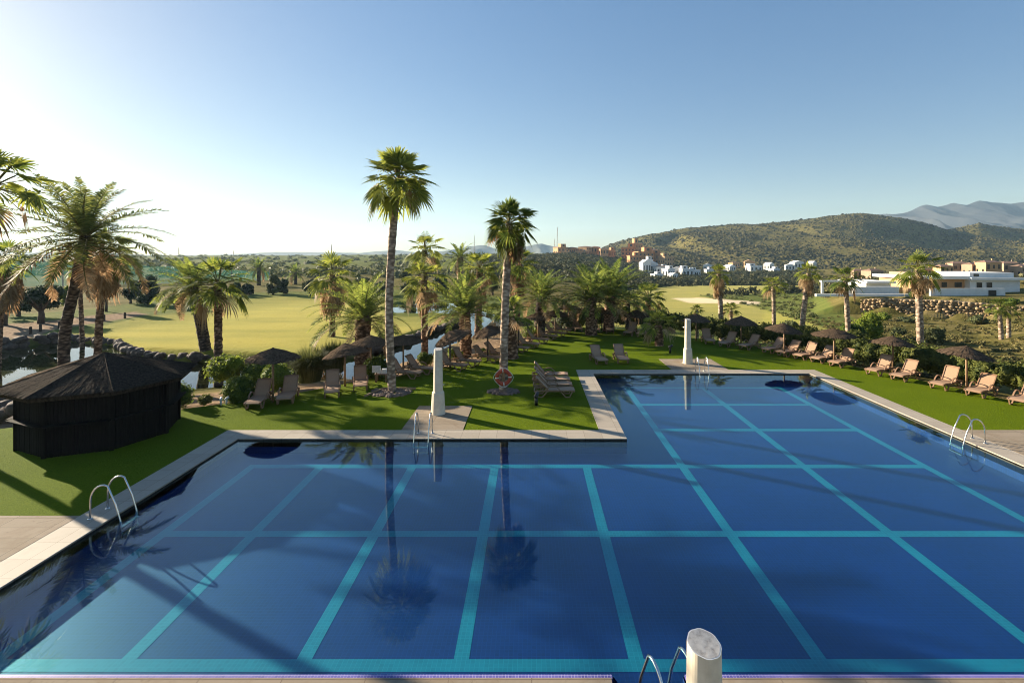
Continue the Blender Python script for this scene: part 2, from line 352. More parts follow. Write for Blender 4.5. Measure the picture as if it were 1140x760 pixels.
far = [(1500, -4), (7000, -30)]
COLS = [(-900, [(20,-.6),(60,-1),(150,-1),(400,1),(900,4)]+far),
 (0, [(22,-.5),(50,-1.0),(80,-.9),(130,-1),(300,0),(800,4)]+far),
 (250, [(22,-.6),(45,-.9),(80,-.9),(130,-.8),(300,0),(700,4)]+far),
 (430, [(22,-.6),(45,-1),(80,-1.2),(130,-1),(300,1),(700,5)]+far),
 (560, [(22,-.5),(60,-1.2),(100,-1.6),(180,-1),(350,3),(600,6.4),(1100,2),(7000,-20)]),
 (640, [(22,-.5),(60,-1.5),(100,-3),(170,-3),(300,1.5),(450,6.8),(520,7.4),(900,2),(7000,-20)]),
 (690, [(22,-.5),(45,-1.4),(70,-2),(130,-5),(220,-7),(320,-6),(420,-1),(480,3),(600,7),(950,30),(1300,10),(7000,-20)]),
 (730, [(22,-.5),(45,-1.5),(70,-2.2),(130,-5.2),(240,-8.5),(350,-8.5),(440,-3),(500,2),(650,18),(950,46),(1400,20),(7000,-20)]),
 (765, [(22,-.5),(45,-1.5),(70,-2.4),(130,-5.4),(250,-9),(400,-9),(500,-4),(680,24),(950,57),(1400,20),(7000,-20)]),
 (850, [(22,-.5),(42,-1.4),(70,-2.8),(130,-5.5),(250,-9),(450,-9),(540,-1),(730,36),(950,66),(1400,20),(7000,-20)]),
 (905, [(22,-.5),(40,-1),(66,-1.8),(130,-4.5),(250,-8.5),(450,-9),(540,-2),(730,38),(950,75),(1400,20),(7000,-20)]),
 (960, [(22,-.4),(38,-.9),(71.49,-2.0),(72.49,.4),(100,.2),(200,-5),(350,-9),(500,-4),(720,38),(950,82),(1400,20),(7000,-20)]),
 (1010, [(22,-.3),(38,-.8),(68.42,-2.0),(69.42,.55),(100,.4),(200,-4),(350,-8),(500,-3),(720,36),(950,75),(1400,20),(7000,-20)]),
 (1055, [(22,-.3),(36,-.7),(65.87,-2.0),(66.87,.6),(100,.4),(200,-4),(350,-8),(500,-2),(720,28),(950,57),(1400,20),(7000,-20)]),
 (1090, [(22,-.3),(36,-.7),(64.01,-2.0),(65.01,.6),(100,.4),(200,-4),(350,-8),(500,-1),(720,30),(950,67),(1400,20),(7000,-20)]),
 (1140, [(22,-.3),(36,-.6),(61.54,-.8),(62.54,.6),(100,.5),(200,-4),(350,-8),(500,-2),(720,22),(950,52),(1400,20),(7000,-20)]),
 (1300, [(22,-.3),(36,-.6),(58,-.4),(59,.6),(100,.6),(200,-3),(350,-7),(500,0),(720,30),(950,60),(1400,20),(7000,-20)]),
 (2200, [(22,-.3),(36,-.6),(64,-.4),(100,.6),(200,-1),(350,-2),(950,50),(1400,20),(7000,-20)])]
def terrain(x, y):
    x = np.asarray(x, float); y = np.asarray(y, float)
    Y = np.maximum(y, 1.0); px = np.where(y > 25, x/np.maximum(Y, 25), x/25)*F+PX
    lg = np.log(np.maximum(Y, 20))
    zs = np.stack([np.interp(lg, np.log([p[0] for p in pr]), [p[1] for p in pr]) for _, pr in COLS])
    cx = np.array([c for c, _ in COLS]); k = np.clip(np.searchsorted(cx, px)-1, 0, len(cx)-2)
    t = np.clip((px-cx[k])/(cx[k+1]-cx[k]), 0, 1)
    z = np.take_along_axis(zs, k[None], 0)[0]*(1-t)+np.take_along_axis(zs, (k+1)[None], 0)[0]*t
    # relief: gullies on the hills, small humps nearer
    hill = sstep(420, 700, Y)*sstep(620, 760, px)
    ridge = 1-np.abs(2*vnoise(x/95+3.1, y/240)-1)
    z = z+hill*(fbm(x/120, y/120, 5)*16 - sstep(.6, 1, ridge)*13*(1-sstep(780, 930, Y))) + hill*fbm(x/25, y/25, 3)*3
    z = z+sstep(140, 350, Y)*(1-hill)*fbm(x/60, y/60, 4)*3.0 + sstep(40, 70, Y)*fbm(x/14, y/14, 3)*.5
    d = poly_sd(x, y, lawn_poly)
    z = np.where(d > 0, -.3-np.clip(d*.8, 0, 3.0), z*sstep(0, 4, -d)+(-.1)*(1-sstep(0, 4, -d)))
    for P in (pond, upper):
        q = poly_sd(x, y, P)
        z = np.where(q > -7.5, np.minimum(z, np.where(q > 0, POND_Z-.1-.9*sstep(0, 1.2, q), POND_Z-.1+(z-POND_Z+.1)*sstep(0, 1, -q/(1+6*(1-sstep(29.5, 34, y)))))), z)
    return z
def T(x, y): return float(terrain(np.array([x]), np.array([y]))[0])
def hit(px, py, y0=30, y1=1200):         # first meeting of a sight line with the terrain
    Y = np.geomspace(y0, y1, 1500); X = (px-PX)/F*Y; L = H-(py-PY)/F*Y; g = terrain(X, Y)-L
    k = np.argmax(g > 0)
    if not (g > 0).any(): k = len(Y)-1
    return Vector((X[k], Y[k], terrain(X[k:k+1], Y[k:k+1])[0]))

fair_px = [[(38,374),(110,364),(160,352),(228,346),(258,335),(330,328),(425,331),(440,338),(434,343),(440,352),(490,352),(514,352),(512,360),(475,371),(440,384),(400,396),(345,405),(225,402),(150,398),(100,380)],
           [(620,366),(634,345),(690,324),(740,318),(800,317),(905,317),(906,323),(850,327),(780,329),(840,341),(930,368),(900,384),(840,376),(760,362)]]
rough_px = [[(-200,376),(-60,358),(0,352),(100,344),(230,326),(440,322),(560,330),(610,350),(580,372),(500,370),(430,400),(0,400)],[(600,370),(640,330),(700,314),(910,313),(925,340),(1000,385),(900,395)]]
bunker_px = [(748,332),(775,331),(800,332.5),(842,335),(846,338.5),(800,338),(768,337)]
path_px = [(-80,380),(-80,366),(0,361),(60,357),(100,351),(150,346),(165,349),(120,358),(60,367),(36,377)]
def ground():
    u = np.linspace((-620-PX)/F, (1780-PX)/F, 760)
    Y = np.concatenate([np.linspace(-40, 22, 24)[:-1], np.geomspace(22, 5400, 320)])
    U, YY = np.meshgrid(u, Y); X = U*np.maximum(YY, 25)
    Z = terrain(X, YY); n, m = X.shape
    px = U*F+PX; py = PY+(H-Z)/np.maximum(YY, 5)*F
    idx = np.arange(n*m).reshape(n, m)
    Q = np.stack([idx[:-1,:-1], idx[:-1,1:], idx[1:,1:], idx[1:,:-1]], -1).reshape(-1, 4)
    m_, t, b, o = mat('ground_cover')
    me = np_mesh('ground', np.stack([X, YY, Z], -1).reshape(-1, 3), Q, m_, smooth=True)
    jx, jy = px+fbm(X/3, YY/6, 3)*9, py+fbm(X/5+9, YY/9, 3)*3
    soft = lambda poly, s: sstep(-s, s, poly_sd(jx, jy, poly))
    yy = YY < 420
    f0 = soft(fair_px[0], 1.2)*(.45+.55*sstep(3, 15, poly_sd(jx, jy, fair_px[0]))); f1 = soft(fair_px[1], 1.2)*.55
    fairm = np.maximum(f0, f1)*yy
    roughm = np.maximum(*[soft(p, 1.5) for p in rough_px])*yy
    sand = soft(bunker_px, .6)*yy
    dl = -poly_sd(X, YY, lawn_poly); bed = sstep(9, 5, dl)*(X < 2.5)*(dl > -2)
    path = np.maximum(soft(path_px, 1)*yy, bed)
    roughm = np.maximum(roughm, .85*sstep(140, 300, YY)*sstep(640, 540, px))
    col = np.stack([fairm, sand, path, roughm], -1).reshape(-1, 4).astype(np.float32)
    a = me.color_attributes.new('zones', 'FLOAT_COLOR', 'POINT'); a.data.foreach_set('color', col.ravel())
    at_ = N(t, 'ShaderNodeVertexColor', layer_name='zones'); sp = N(t, 'ShaderNodeSeparateColor'); t.links.new(at_.outputs[0], sp.inputs[0])
    big = noise(t, .03, 5); mid = noise(t, .25, 6, .65); fine = noise(t, 2.2, 6, .7)
    scr = ramp(t, mid, [(.3,(.05,.05,.014)),(.5,(.13,.112,.034)),(.68,(.225,.172,.075))])
    scr = mixc(t, sstepn(t, big, .5, .7), scr, (.11,.1,.03))
    rough = ramp(t, math_(t, 'ADD', math_(t, 'MULTIPLY', mid, .7), math_(t, 'MULTIPLY', fine, .3)), [(.35,(.07,.1,.022)),(.65,(.16,.17,.045))])
    fair = mixc(t, sstepn(t, noise(t, .12, 3, vec_scale=(.5,1.6,1)), .35, .65), (.21,.215,.022), (.35,.3,.04))
    fair = mixc(t, math_(t, 'MULTIPLY', fine, .4), fair, (.16,.175,.016))
    soil = ramp(t, fine, [(.3,(.13,.085,.05)),(.55,(.27,.185,.115)),(.75,(.36,.26,.17))])
    c = mixc(t, at_.outputs['Alpha'], scr, rough)
    c = mixc(t, sp.outputs[0], c, fair); c = mixc(t, sp.outputs[2], c, soil); c = mixc(t, sp.outputs[1], c, (.62,.5,.33))
    t.links.new(c, b.inputs['Base Color']); b.inputs['Roughness'].default_value = .95; b.inputs['Specular IOR Level'].default_value = .02
    t.links.new(math_(t, 'MULTIPLY', sp.outputs[0], .25), b.inputs['Sheen Weight']); b.inputs['Sheen Tint'].default_value = (1,.85,.45,1); b.inputs['Sheen Roughness'].default_value = .4
    bump(t, b, math_(t, 'ADD', fine, mid), .6, .25)
    struct('ground', me, 'golf course grass, dry scrub and hills running from the garden to the horizon', 'ground')
ground()

def sheet(name, poly, z, material, label, cat, kind='structure'):
    mb = MB(); mb.add([(p[0], p[1], z) for p in poly], [tuple(range(len(poly)))]); return struct(name, mb.mesh(name, material), label, cat, kind)
def offset_poly(poly, d):
    out = []; n = len(poly)
    for i in range(n):
        a, b, c = Vector(poly[i-1]), Vector(poly[i]), Vector(poly[(i+1) % n]); n1 = (b-a).normalized(); n2 = (c-b).normalized()
        v = Vector((n1.y, -n1.x))+Vector((n2.y, -n2.x)); v = v/max(v.length, .2)*d; out.append(b-v)
    return out
sheet('pond_water', offset_poly(pond, .7), POND_Z, M['pond'], 'still pond and stream winding between the garden and the golf course', 'pond')
sheet('upper_pond_water', offset_poly(upper, 1.2), POND_Z, M['pond'], 'far strip of pond reflecting the pale sky beyond the fairway', 'pond')

def range_(name, sil, Y, back, material, label):       # a far mountain range with its own depth
    xs = np.array([p[0] for p in sil], float); ys = np.array([p[1] for p in sil], float)
    px = np.linspace(xs[0], xs[-1], 700); top = H-(np.interp(px, xs, ys)-PY)/F*Y
    rows = 110; V = []
    for r in range(rows):
        s = r/(rows-1); dd = (s-.5)*2*back; prof = (1-abs(2*s-1))**1.1
        X = (px-PX)/F*Y; yy = np.full_like(px, Y+dd)
        rid = fbm(X/(back*.22), yy/(back*.5), 7)+.5*(.5-np.abs(2*vnoise(X/(back*.13)+4, yy/(back*.45))-1))
        z = -10+(top+10)*prof+(rid*.8*(top+10))*(prof*(1-prof)*4*.8+.1*prof)
        V.append(np.stack([X, yy, z], -1))
    V = np.concatenate(V); n = len(px); idx = np.arange(rows*n).reshape(rows, n)
    Q = np.stack([idx[:-1,:-1], idx[:-1,1:], idx[1:,1:], idx[1:,:-1]], -1).reshape(-1, 4)
    struct(name, np_mesh(name, V, Q, material, smooth=True), label, 'mountains')
def mount_mat(name, a, b_, sc):
    return simple(name, [(.35, a), (.65, b_)], sc, .95, .4, 10, detail=8)
range_('mountain_range', [(930,262),(960,243),(985,237),(1005,235.5),(1018,233),(1031,228),(1042,230),(1060,226),(1075,226.5),(1090,222),(1102,225),(1120,227),(1140,225),(1170,224),(1220,232),(1300,236),(1400,250),(1500,270)], 2700, 900, mount_mat('mountain_rock', (.012,.016,.024), (.05,.052,.055), .006), 'blue hazy mountain range behind the hill on the horizon')
range_('distant_hills', [(-500,273.5),(-300,267.5),(-100,276.5),(100,281.5),(190,287.5),(240,283.5),(330,280.5),(400,281.5),(420,279.5),(440,278.5),(470,281.5),(500,278.5),(520,274.0),(540,273.0),(552,277.5),(565,278.5),(585,274.5),(603,270.5),(618,274.5),(640,276.5),(700,281.5),(780,287.5)], 2500, 600, mount_mat('far_hill_scrub', (.03,.04,.035), (.085,.09,.07), .006), 'low grey hills along the horizon beyond the golf course')

# ------------------------------------------------------------------ pool, coping, deck, lawn
REC = [(1.25,YN),(1.5,7.05),(2.3,7.2),(2.3,YN)]         # ladder recess in the near edge
pool_out = [(XL,YN)]+REC+[(XR,YN),(XR,YF),(XJ,YF),(XJ,YM),(XL,YM)]
FLOOR_Z, WATER_Z = -.5, -.05
def ring_band(poly_in, poly_out, z):                    # flat band between two loops of equal length
    n = len(poly_in); mb = MB(); mb.add([(x,y,z) for x,y in poly_in]+[(x,y,z) for x,y in poly_out], [(i,(i+1)%n,n+(i+1)%n,n+i) for i in range(n)]); return mb
def boxes(name, rects, z0, z1, material, label, cat):
    mb = MB()
    for x0, x1, y0, y1 in rects: mb.box(((x0+x1)/2,(y0+y1)/2,(z0+z1)/2), (x1-x0, y1-y0, z1-z0))
    return struct(name, mb.mesh(name, material), label, cat)
# basin: floor, walls, mosaic lines
mb = MB(); mb.add([(x,y,FLOOR_Z) for x,y in pool_out], [tuple(range(len(pool_out)))])
n = len(pool_out)
mb.add([(x,y,FLOOR_Z) for x,y in pool_out]+[(x,y,-.03) for x,y in pool_out], [(n+i, n+(i+1)%n, (i+1)%n, i) for i in range(n)])
struct('pool_basin', mb.mesh('pool_basin', M['pooltile']), 'dark blue mosaic basin of the large swimming pool', 'pool')
mb = MB(); zl = FLOOR_Z+.004; LW = .13
LX = [-9.1,-6.87,-3.88,-1.2,1.78,4.9,8.85,12.8]; LY = [8.45,12.42,16.37,19.76,23.07,26.0]
def strip(x0, x1, y0, y1): mb.add([(x0,y0,zl),(x1,y0,zl),(x1,y1,zl),(x0,y1,zl)], [(0,1,2,3)])
for j, y in enumerate(LY):
    strip((LX[0] if j < 3 else LX[5])-LW, LX[7]+LW, y-LW, y+LW)
for i, x in enumerate(LX):
    ys = LY if i >= 5 else LY[:3]
    for a, b in zip(ys, ys[1:]): strip(x-LW, x+LW, a+LW, b-LW)
struct('pool_lane_lines', mb.mesh('pool_lane_lines', M['poolline']), 'turquoise mosaic lines forming a grid on the pool floor', 'pool lines')
sheet('pool_water', pool_out, WATER_Z, M['water'], 'still clear water of the swimming pool mirroring palms and sky', 'water')
# rounded mosaic lip of the near edge and a thin tile band under the coping all round
mb = MB()
def lip(poly, inner):
    pass
for a, b in [((XL-.3,YN),(1.22,YN)), ((2.33,YN),(XR+.3,YN))]:
    mb.box(((a[0]+b[0])/2, YN-.03, -.025), (b[0]-a[0], .07, .06))
struct('pool_edge_tiles', mb.mesh('pool_edge_tiles', M['edgetile']), 'violet mosaic edging along the near side of the pool', 'pool edge')
cw = .85
boxes('pool_coping', [(XL-cw,XL,YN-.066,YM+cw),(XL,XJ-cw,YM,YM+cw),(XJ-cw,XJ,YM,YF+cw),(XJ,XR,YF,YF+cw),(XR,XR+.75,YN-.066,YF+cw)], -.28, 0.012, M['coping'], 'pale stone coping running around the pool', 'coping')
boxes('pool_deck', [(-30,XL-cw-.002,3,12.3),(XR+.752,32,3,18.3),(-30,1.2,2,YN-.066),(2.35,32,2,YN-.066),(1.2,2.35,2,7.0),(-4.75,-2.5,YM+cw+.002,21.2),(7.75,10.9,YF+cw+.002,30.7)], -.25, 0.016, M['deck'], 'cream stone paving beside the pool and under the pillars', 'paving')

# lawn with a hole for pool and deck: grid triangles kept where they belong
def lawn():
    outer = [tuple(p) for p in lawn_poly]
    hole = [(XL-.4,2.0),(XL-.4,YM+.4),(XJ-.4,YM+.4),(XJ-.4,YF+.4),(XR+.4,YF+.4),(XR+.4,2.0)]
    mb = MB(); poly = outer[:-2]+[outer[-2]]+list(reversed(hole))+[outer[-1]]
    mb.add([(x,y,0) for x,y in poly], [tuple(range(len(poly)))])
    k = len(outer)-2
    mb.add([(x,y,0) for x,y in outer[:-2]]+[(x,y,-.5) for x,y in outer[:-2]], [(i,i+1,k+i+1,k+i) for i in range(k-1)])
    return struct('lawn', mb.mesh('lawn', M['turf']), 'short green turf around the pool', 'lawn')
lawn()

# ------------------------------------------------------------------ palms
def palm_trunk(name, pts, r0, r1, m, flare=1.25, boots=.12, n=14, parent=None):
    pts = [Vector(p) for p in pts]; L = sum((b-a).length for a, b in zip(pts, pts[1:])); rings = max(10, int(L/.11))
    P = []                                                # smooth curve through the points
    for i in range(rings+1):
        s = i/rings*(len(pts)-1); k = min(int(s), len(pts)-2); f = s-k
        p0, p1, p2, p3 = pts[max(k-1,0)], pts[k], pts[k+1], pts[min(k+2, len(pts)-1)]
        P.append(.5*((2*p1)+(p2-p0)*f+(2*p0-5*p1+4*p2-p3)*f*f+(3*p1-p0-3*p2+p3)*f**3))
    V = []; rg = random.Random(int(r0*1000)+len(P))
    for i, p in enumerate(P):
        t = i/rings; r = r0+(r1-r0)*t; r *= 1+(flare-1)*max(0, 1-t*L/.7)**2
        for k in range(n):
            a = 2*math.pi*k/n; ph = (k+(i % 2)*.5)
            q = r*(1+boots*(.5 if i % 2 else -.5)*(1 if (k+i//2) % 2 else -.6)+rg.uniform(-1, 1)*boots*.5)
            V.append((p.x+q*math.cos(a), p.y+q*math.sin(a), p.z+rg.uniform(-.02, .02)))
    Q = [(i*n+k, i*n+(k+1) % n, (i+1)*n+(k+1) % n, (i+1)*n+k) for i in range(rings) for k in range(n)]
    return obj(name, np_mesh(name, V, Q, m), parent)

class Soup:                                               # triangles gathered as numpy blocks
    def __init__(s): s.V = []; s.T = []; s.M = []; s.n = 0
    def add(s, V, Tr, m):
        s.V.append(V); s.T.append(Tr+s.n); s.M.append(np.full(len(Tr), m)); s.n += len(V)
    def mesh(s, name, mats): return np_mesh(name, np.concatenate(s.V), np.concatenate(s.T), mats, np.concatenate(s.M))

def frame_of(d, roll=0):
    d = d/np.linalg.norm(d); up = np.array([0,0,1.]) if abs(d[2]) < .97 else np.array([0,1.,0])
    s = np.cross(d, up); s /= np.linalg.norm(s); n = np.cross(s, d)
    c, q = math.cos(roll), math.sin(roll); return d, s*c+n*q, n*c-s*q
def fan_leaf(S, base, d, pet, R, rg, droop, segs, m, mp, fold=.5, shag=.1):
    d, s, n = frame_of(np.array(d, float), rg.uniform(-.35, .35))
    pw = .022*R+.012                                       # petiole, sagging
    ts = np.linspace(0, 1, 4); pts = [base+d*pet*t+np.array([0,0,-1])*(.06*pet*t*t) for t in ts]
    V = []; 
    for p in pts: V += [p+s*pw, p-s*pw, p+n*pw*.8]
    Tr = []
    for i in range(3):
        a = i*3; b = a+3
        for j in range(3):
            k = (j+1) % 3; Tr += [(a+j, a+k, b+k), (a+j, b+k, b+j)]
    S.add(np.array(V), np.array(Tr), mp)
    hub = pts[-1]; cf, sf = math.cos(fold), math.sin(fold)
    D = d*cf-n*sf; Nn = n*cf+d*sf
    span = math.radians(rg.uniform(118, 140)); ph = np.linspace(-span, span, segs); dp = (ph[1]-ph[0])/2
    V = np.zeros((segs, 6, 3)); Rk = R*(1-.28*(np.abs(ph)/span)**1.5)*(1+np.array([rg.uniform(-shag, shag) for _ in range(segs)]))
    def P(a, r, up):
        x = np.cos(a)*r; y = np.sin(a)*r; cup = .10*R*(np.abs(a)/span)
        v = hub+x[:,None]*D+y[:,None]*s+(up+cup)[:,None]*Nn
        v[:,2] -= droop*R*(r/R)**2.3
        return v
    V[:,0] = P(ph, Rk*.04, ph*0); V[:,1] = P(ph-dp, Rk*.4, ph*0-.025*R); V[:,2] = P(ph+dp, Rk*.4, ph*0+.03*R)
    j = np.array([rg.uniform(-.06, .06) for _ in range(segs)])
    V[:,3] = P(ph-dp*.5+j, Rk*.74, ph*0); V[:,4] = P(ph+dp*.5+j, Rk*.74, ph*0+.02*R)
    tip = P(ph+j*1.6, Rk, ph*0); tip[:,2] -= droop*R*.12*np.array([rg.uniform(0, 2.4) for _ in range(segs)]); V[:,5] = tip
    o = np.arange(segs)[:,None]*6; Tr = np.concatenate([o+np.array([q]) for q in [(0,1,2),(1,3,4),(1,4,2),(3,5,4)]])
    S.add(V.reshape(-1, 3), Tr, m)

def fan_crown(seed, n=34, pet=.95, R=.95, segs=24, dead=.12, lo=-48, hi=82, droop=.22, rust=0, ex=.85):
    rg = random.Random(seed); S = Soup()
    for i in range(n):
        t = i/(n-1); el = math.radians(hi+(lo-hi)*t**ex+rg.uniform(-10, 10)); az = i*2.39996+rg.uniform(-.3, .3)
        d = (math.cos(az)*math.cos(el), math.sin(az)*math.cos(el), math.sin(el))
        k = (.72+.28*math.sin(min(1, t*1.6+.25)*math.pi/2))*rg.uniform(.88, 1.08)
        isdead = dead > 0 and (t > 1-dead or (t > .6 and rg.random() < .06)) or (t > .75 and rg.random() < .08)
        m = 2 if isdead else (3 if rg.random() < rust else 0)
        fan_leaf(S, np.array([0,0,-.25*t+.05])+np.array(d)*.1, d, pet*k, R*k*(.85 if isdead else 1), rg, droop+.22*t*t+(.3 if isdead else 0), segs, m, 1, fold=.15+.4*t, shag=.08)
    return S.mesh('crown', [M['fan'], M['petiole'], M['dead'], M['rustleaf']])
def skirt_mesh(seed, n=34, length=1.3, R=.75, r=.28, segs=14):     # dry leaves hanging round the top of the trunk
    rg = random.Random(seed); S = Soup()
    for i in range(n):
        t = i/n; az = i*2.39996+rg.uniform(-.3, .3); el = math.radians(rg.uniform(-84, -52))
        d = (math.cos(az)*math.cos(el), math.sin(az)*math.cos(el), math.sin(el))
        b = np.array([math.cos(az)*r*.6, math.sin(az)*r*.6, -.1-t*length])
        fan_leaf(S, b, d, .35+.4*rg.random(), R*rg.uniform(.7, 1.05), rg, .45, segs, 0, 1, fold=.35, shag=.16)
    return S.mesh('dry_skirt', [M['dead'], M['petiole']])
def frond(S, base, az, e0, L, bend, rg, pairs, lw, ll, m, vee=.35, twist=0, vj=.3):
    K = 13; s = np.linspace(0, 1, K); el = e0-bend*s**1.25; ds = L/(K-1)
    hx = np.concatenate([[0], np.cumsum(np.cos(el[:-1])*ds)]); hz = np.concatenate([[0], np.cumsum(np.sin(el[:-1])*ds)])
    sw = twist*s*s*L*.25; ca, sa = math.cos(az), math.sin(az)
    P = np.stack([base[0]+hx*ca-sw*sa, base[1]+hx*sa+sw*ca, base[2]+hz], -1)
    Tn = np.gradient(P, axis=0); Tn /= np.linalg.norm(Tn, axis=1)[:,None]
    side = np.cross(Tn, [0,0,1.]); side /= np.maximum(np.linalg.norm(side, axis=1), .05)[:,None]; up = np.cross(side, Tn)
    w = (.035*(1-s)+.006)*(L/3)
    V = np.stack([P+side*w[:,None], P-side*w[:,None], P+up*w[:,None]], 1).reshape(-1, 3); Tr = []
    for i in range(K-1):
        for j in range(3):
            k = (j+1) % 3; Tr += [(i*3+j, i*3+k, i*3+3+k), (i*3+j, i*3+3+k, i*3+3+j)]
    S.add(V, np.array(Tr), 1)
    q = np.linspace(.1, .995, pairs); lng = ll*np.clip(np.sin(np.pi*(.16+.78*q)), .12, 1)**.7*L/3
    for sg in (-1, 1):
        qq = np.clip(q+np.array([rg.uniform(-.006, .006) for _ in range(pairs)]), 0, 1)
        I = lambda A: np.stack([np.interp(qq, s, A[:,c]) for c in range(3)], -1)
        p, tt, sd, uu = I(P), I(Tn), I(side), I(up)
        fw = .45+.75*qq**2; dr = sd*sg*1.0+tt*fw[:,None]+uu*(vee+np.array([rg.uniform(-vj, vj) for _ in range(pairs)]))[:,None]
        dr /= np.linalg.norm(dr, axis=1)[:,None]
        l = lng*np.array([rg.uniform(.85, 1.12) for _ in range(pairs)])
        wd = np.cross(dr, uu); wd /= np.maximum(np.linalg.norm(wd, axis=1), .05)[:,None]; ww = lw*L/3
        mid = p+dr*(l*.55)[:,None]; mid[:,2] -= .03*l; tip = p+dr*l[:,None]; tip[:,2] -= .16*l
        V = np.stack([p-wd*ww*.35, p+wd*ww*.35, mid-wd*ww*.5, mid+wd*ww*.5, tip], 1).reshape(-1, 3)
        o = np.arange(pairs)[:,None]*5; Tr = np.concatenate([o+np.array([z]) for z in [(0,1,3),(0,3,2),(2,3,4)]]); S.add(V, Tr, m)
def feather_crown(seed, n=52, L=2.9, hi=84, lo=-28, bend=1.0, pairs=44, lw=.05, ll=.5, dead=.08, green=None, vee=.35, vj=.3):
    rg = random.Random(seed); S = Soup()
    for i in range(n):
        t = i/(n-1); e0 = math.radians(hi+(lo-hi)*t**.9+rg.uniform(-6, 6)); az = i*2.39996+rg.uniform(-.25, .25)
        k = (.7+.3*math.sin(min(1, t*1.8+.2)*math.pi/2))*rg.uniform(.88, 1.08)
        frond(S, np.array([.13*math.cos(az), .13*math.sin(az), .12-.5*t]), az, e0, L*k, bend*(.65+.5*t)*rg.uniform(.85, 1.2), rg, pairs, lw, ll, 2 if t > 1-dead else 0, vee, rg.uniform(-.6, .6), vj)
    return S.mesh('crown', [green or M['feather'], M['petiole'], M['dead']])

FANS = [fan_crown(s, n=44, pet=.8, R=.95, rust=.0, segs=22, lo=-52, hi=86, dead=.0, droop=.1, ex=1.0) for s in (3, 17)]                  # tall palms
FANB = [fan_crown(s, n=26, pet=1.0, R=.9, segs=20, dead=.15, lo=-45, droop=.16) for s in (23, 31, 57)]
FANY = [fan_crown(s, n=20, pet=.9, R=.8, segs=20, dead=.05, lo=-20) for s in (41, 43)]
SKIRTS = [skirt_mesh(s) for s in (5, 9)]
LONGSK = skirt_mesh(15, n=46, length=1.9, R=.6)
FEATH = [feather_crown(s, n=50, L=2.9, lo=-16, bend=1.1, pairs=42) for s in (51, 52)]
FEATHW = [feather_crown(s, n=54, L=3.0, hi=86, lo=4, bend=1.3, pairs=42, lw=.048) for s in (61, 62)]
DATE = feather_crown(71, n=46, L=4.2, hi=86, lo=-34, bend=1.05, pairs=66, lw=.042, ll=.48, green=M['datefrond'], dead=.12, vee=.2, vj=.42)
FARF = [feather_crown(s, n=34, L=3.0, bend=1.1, pairs=22, lw=.1) for s in (81, 82)]

def palm(kind, crown_px, base_px, Y, rad_px, trunk_px, label, crown, nat, skirt=None, skirt_s=1, m='trunk', base_z=None, rot=None, group=None, mid=None, boots=.12, flare=1.25, squash=1, r1=.85):
    C = atY(crown_px[0], crown_px[1], Y); bx = (base_px-PX)/F*Y; gz = T(bx, Y) if base_z is None else base_z
    if base_z is None and poly_sd(np.array([bx]), np.array([Y]), lawn_poly)[0] > 0: gz = 0
    root = thing(kind, label, 'palm tree', (bx, Y, gz), 0, group); B = Vector((bx, Y, gz))
    c = C-B; pts = [(0,0,-.3)]
    if mid:
        for fx, k in mid: pts.append((c.x*k+fx, 0, c.z*k))
    else: pts.append((c.x*.45, 0, c.z*.5))
    pts.append(tuple(c)); st = math.sqrt(1+(bx/Y)**2); r0 = trunk_px*Y/F/2/st
    palm_trunk('trunk', pts, r0, r0*r1, M[m], flare, boots, parent=root)
    s = rad_px*Y/F/nat/st**.85; ob = obj('crown', crown, root, c, (0, 0, random.uniform(0, 6.28) if rot is None else rot), (s, s, s*squash))
    if skirt: obj('dry_skirt', skirt, root, c-Vector((0,0,.15*s)), (0,0,random.uniform(0, 6.28)), s*skirt_s)
    return root

fp, dp = 'fan_palm', 'feather_palm'
palm(fp, (443,200), 437, 23.6, 47, 9.5, 'tallest slender fan palm with ragged round crown, standing in a stone bed on the lawn', FANS[0], 1.85, base_z=0, rot=.4, mid=[(-.25,.35),(-.2,.7)], boots=.1)
W2 = palm(fp, (567,248), 560, 23.4, 36, 9.5, 'tall fan palm carrying the red lifebuoy, one orange dead leaf in its crown', FANS[1], 1.85, base_z=0, rot=1.2, mid=[(-.05,.5)], boots=.1)
S = Soup(); rg = random.Random(2)
fan_leaf(S, np.array([0,0,0.]), (-.85,-.2,-.25), .55, .62, rg, .35, 18, 0, 1, fold=.4)
obj('dead_leaf', S.mesh('dead_leaf', [M['rustleaf'], M['petiole']]), W2, atY(566,256,23.4)-Vector(W2.location))
S = Soup()
for i in range(9): fan_leaf(S, np.array([.12,-.1,-.2]), (.25+.05*math.sin(i), -.1+.08*math.cos(i*2), -1), .45, .6, rg, .2, 10, 0, 1, fold=.1)
obj('dead_leaf', S.mesh('dead_leaf', [M['dead'], M['petiole']]), W2, atY(568,262,23.4)-Vector(W2.location))
palm('date_palm', (95,262), 72, 25.0, 112, 15, 'large old date palm with arching fronds leaning above the black hut', DATE, 4.1, base_z=-.3, rot=.3, m='trunkdark', mid=[(-.35,.35),(-.12,.75)], boots=.1, squash=.93)
palm(fp, (116,282), 107, 31, 44, 10, 'fan palm with shaggy tan dead leaves standing behind the leaning date palm', FANB[0], 1.8, SKIRTS[0], 1.0, m='trunkred', base_z=-1.2)
palm(fp, (-6,205), -95, 18.3, 82, 16, 'tall fan palm half cut off at the top left of the photo', FANB[1], 1.8, base_z=0, rot=2.2)
palm(fp, (4,292), -4, 36, 46, 10, 'fan palm with hanging tan skirt at the left edge of the photo', FANB[2], 1.8, SKIRTS[1], 1.1, m='trunkred')
palm(fp, (88,300), 92, 44, 20, 6, 'small fan palm with dry leaves glimpsed left of the leaning date palm', FANB[1], 1.8, SKIRTS[0], .9, m='trunkred')
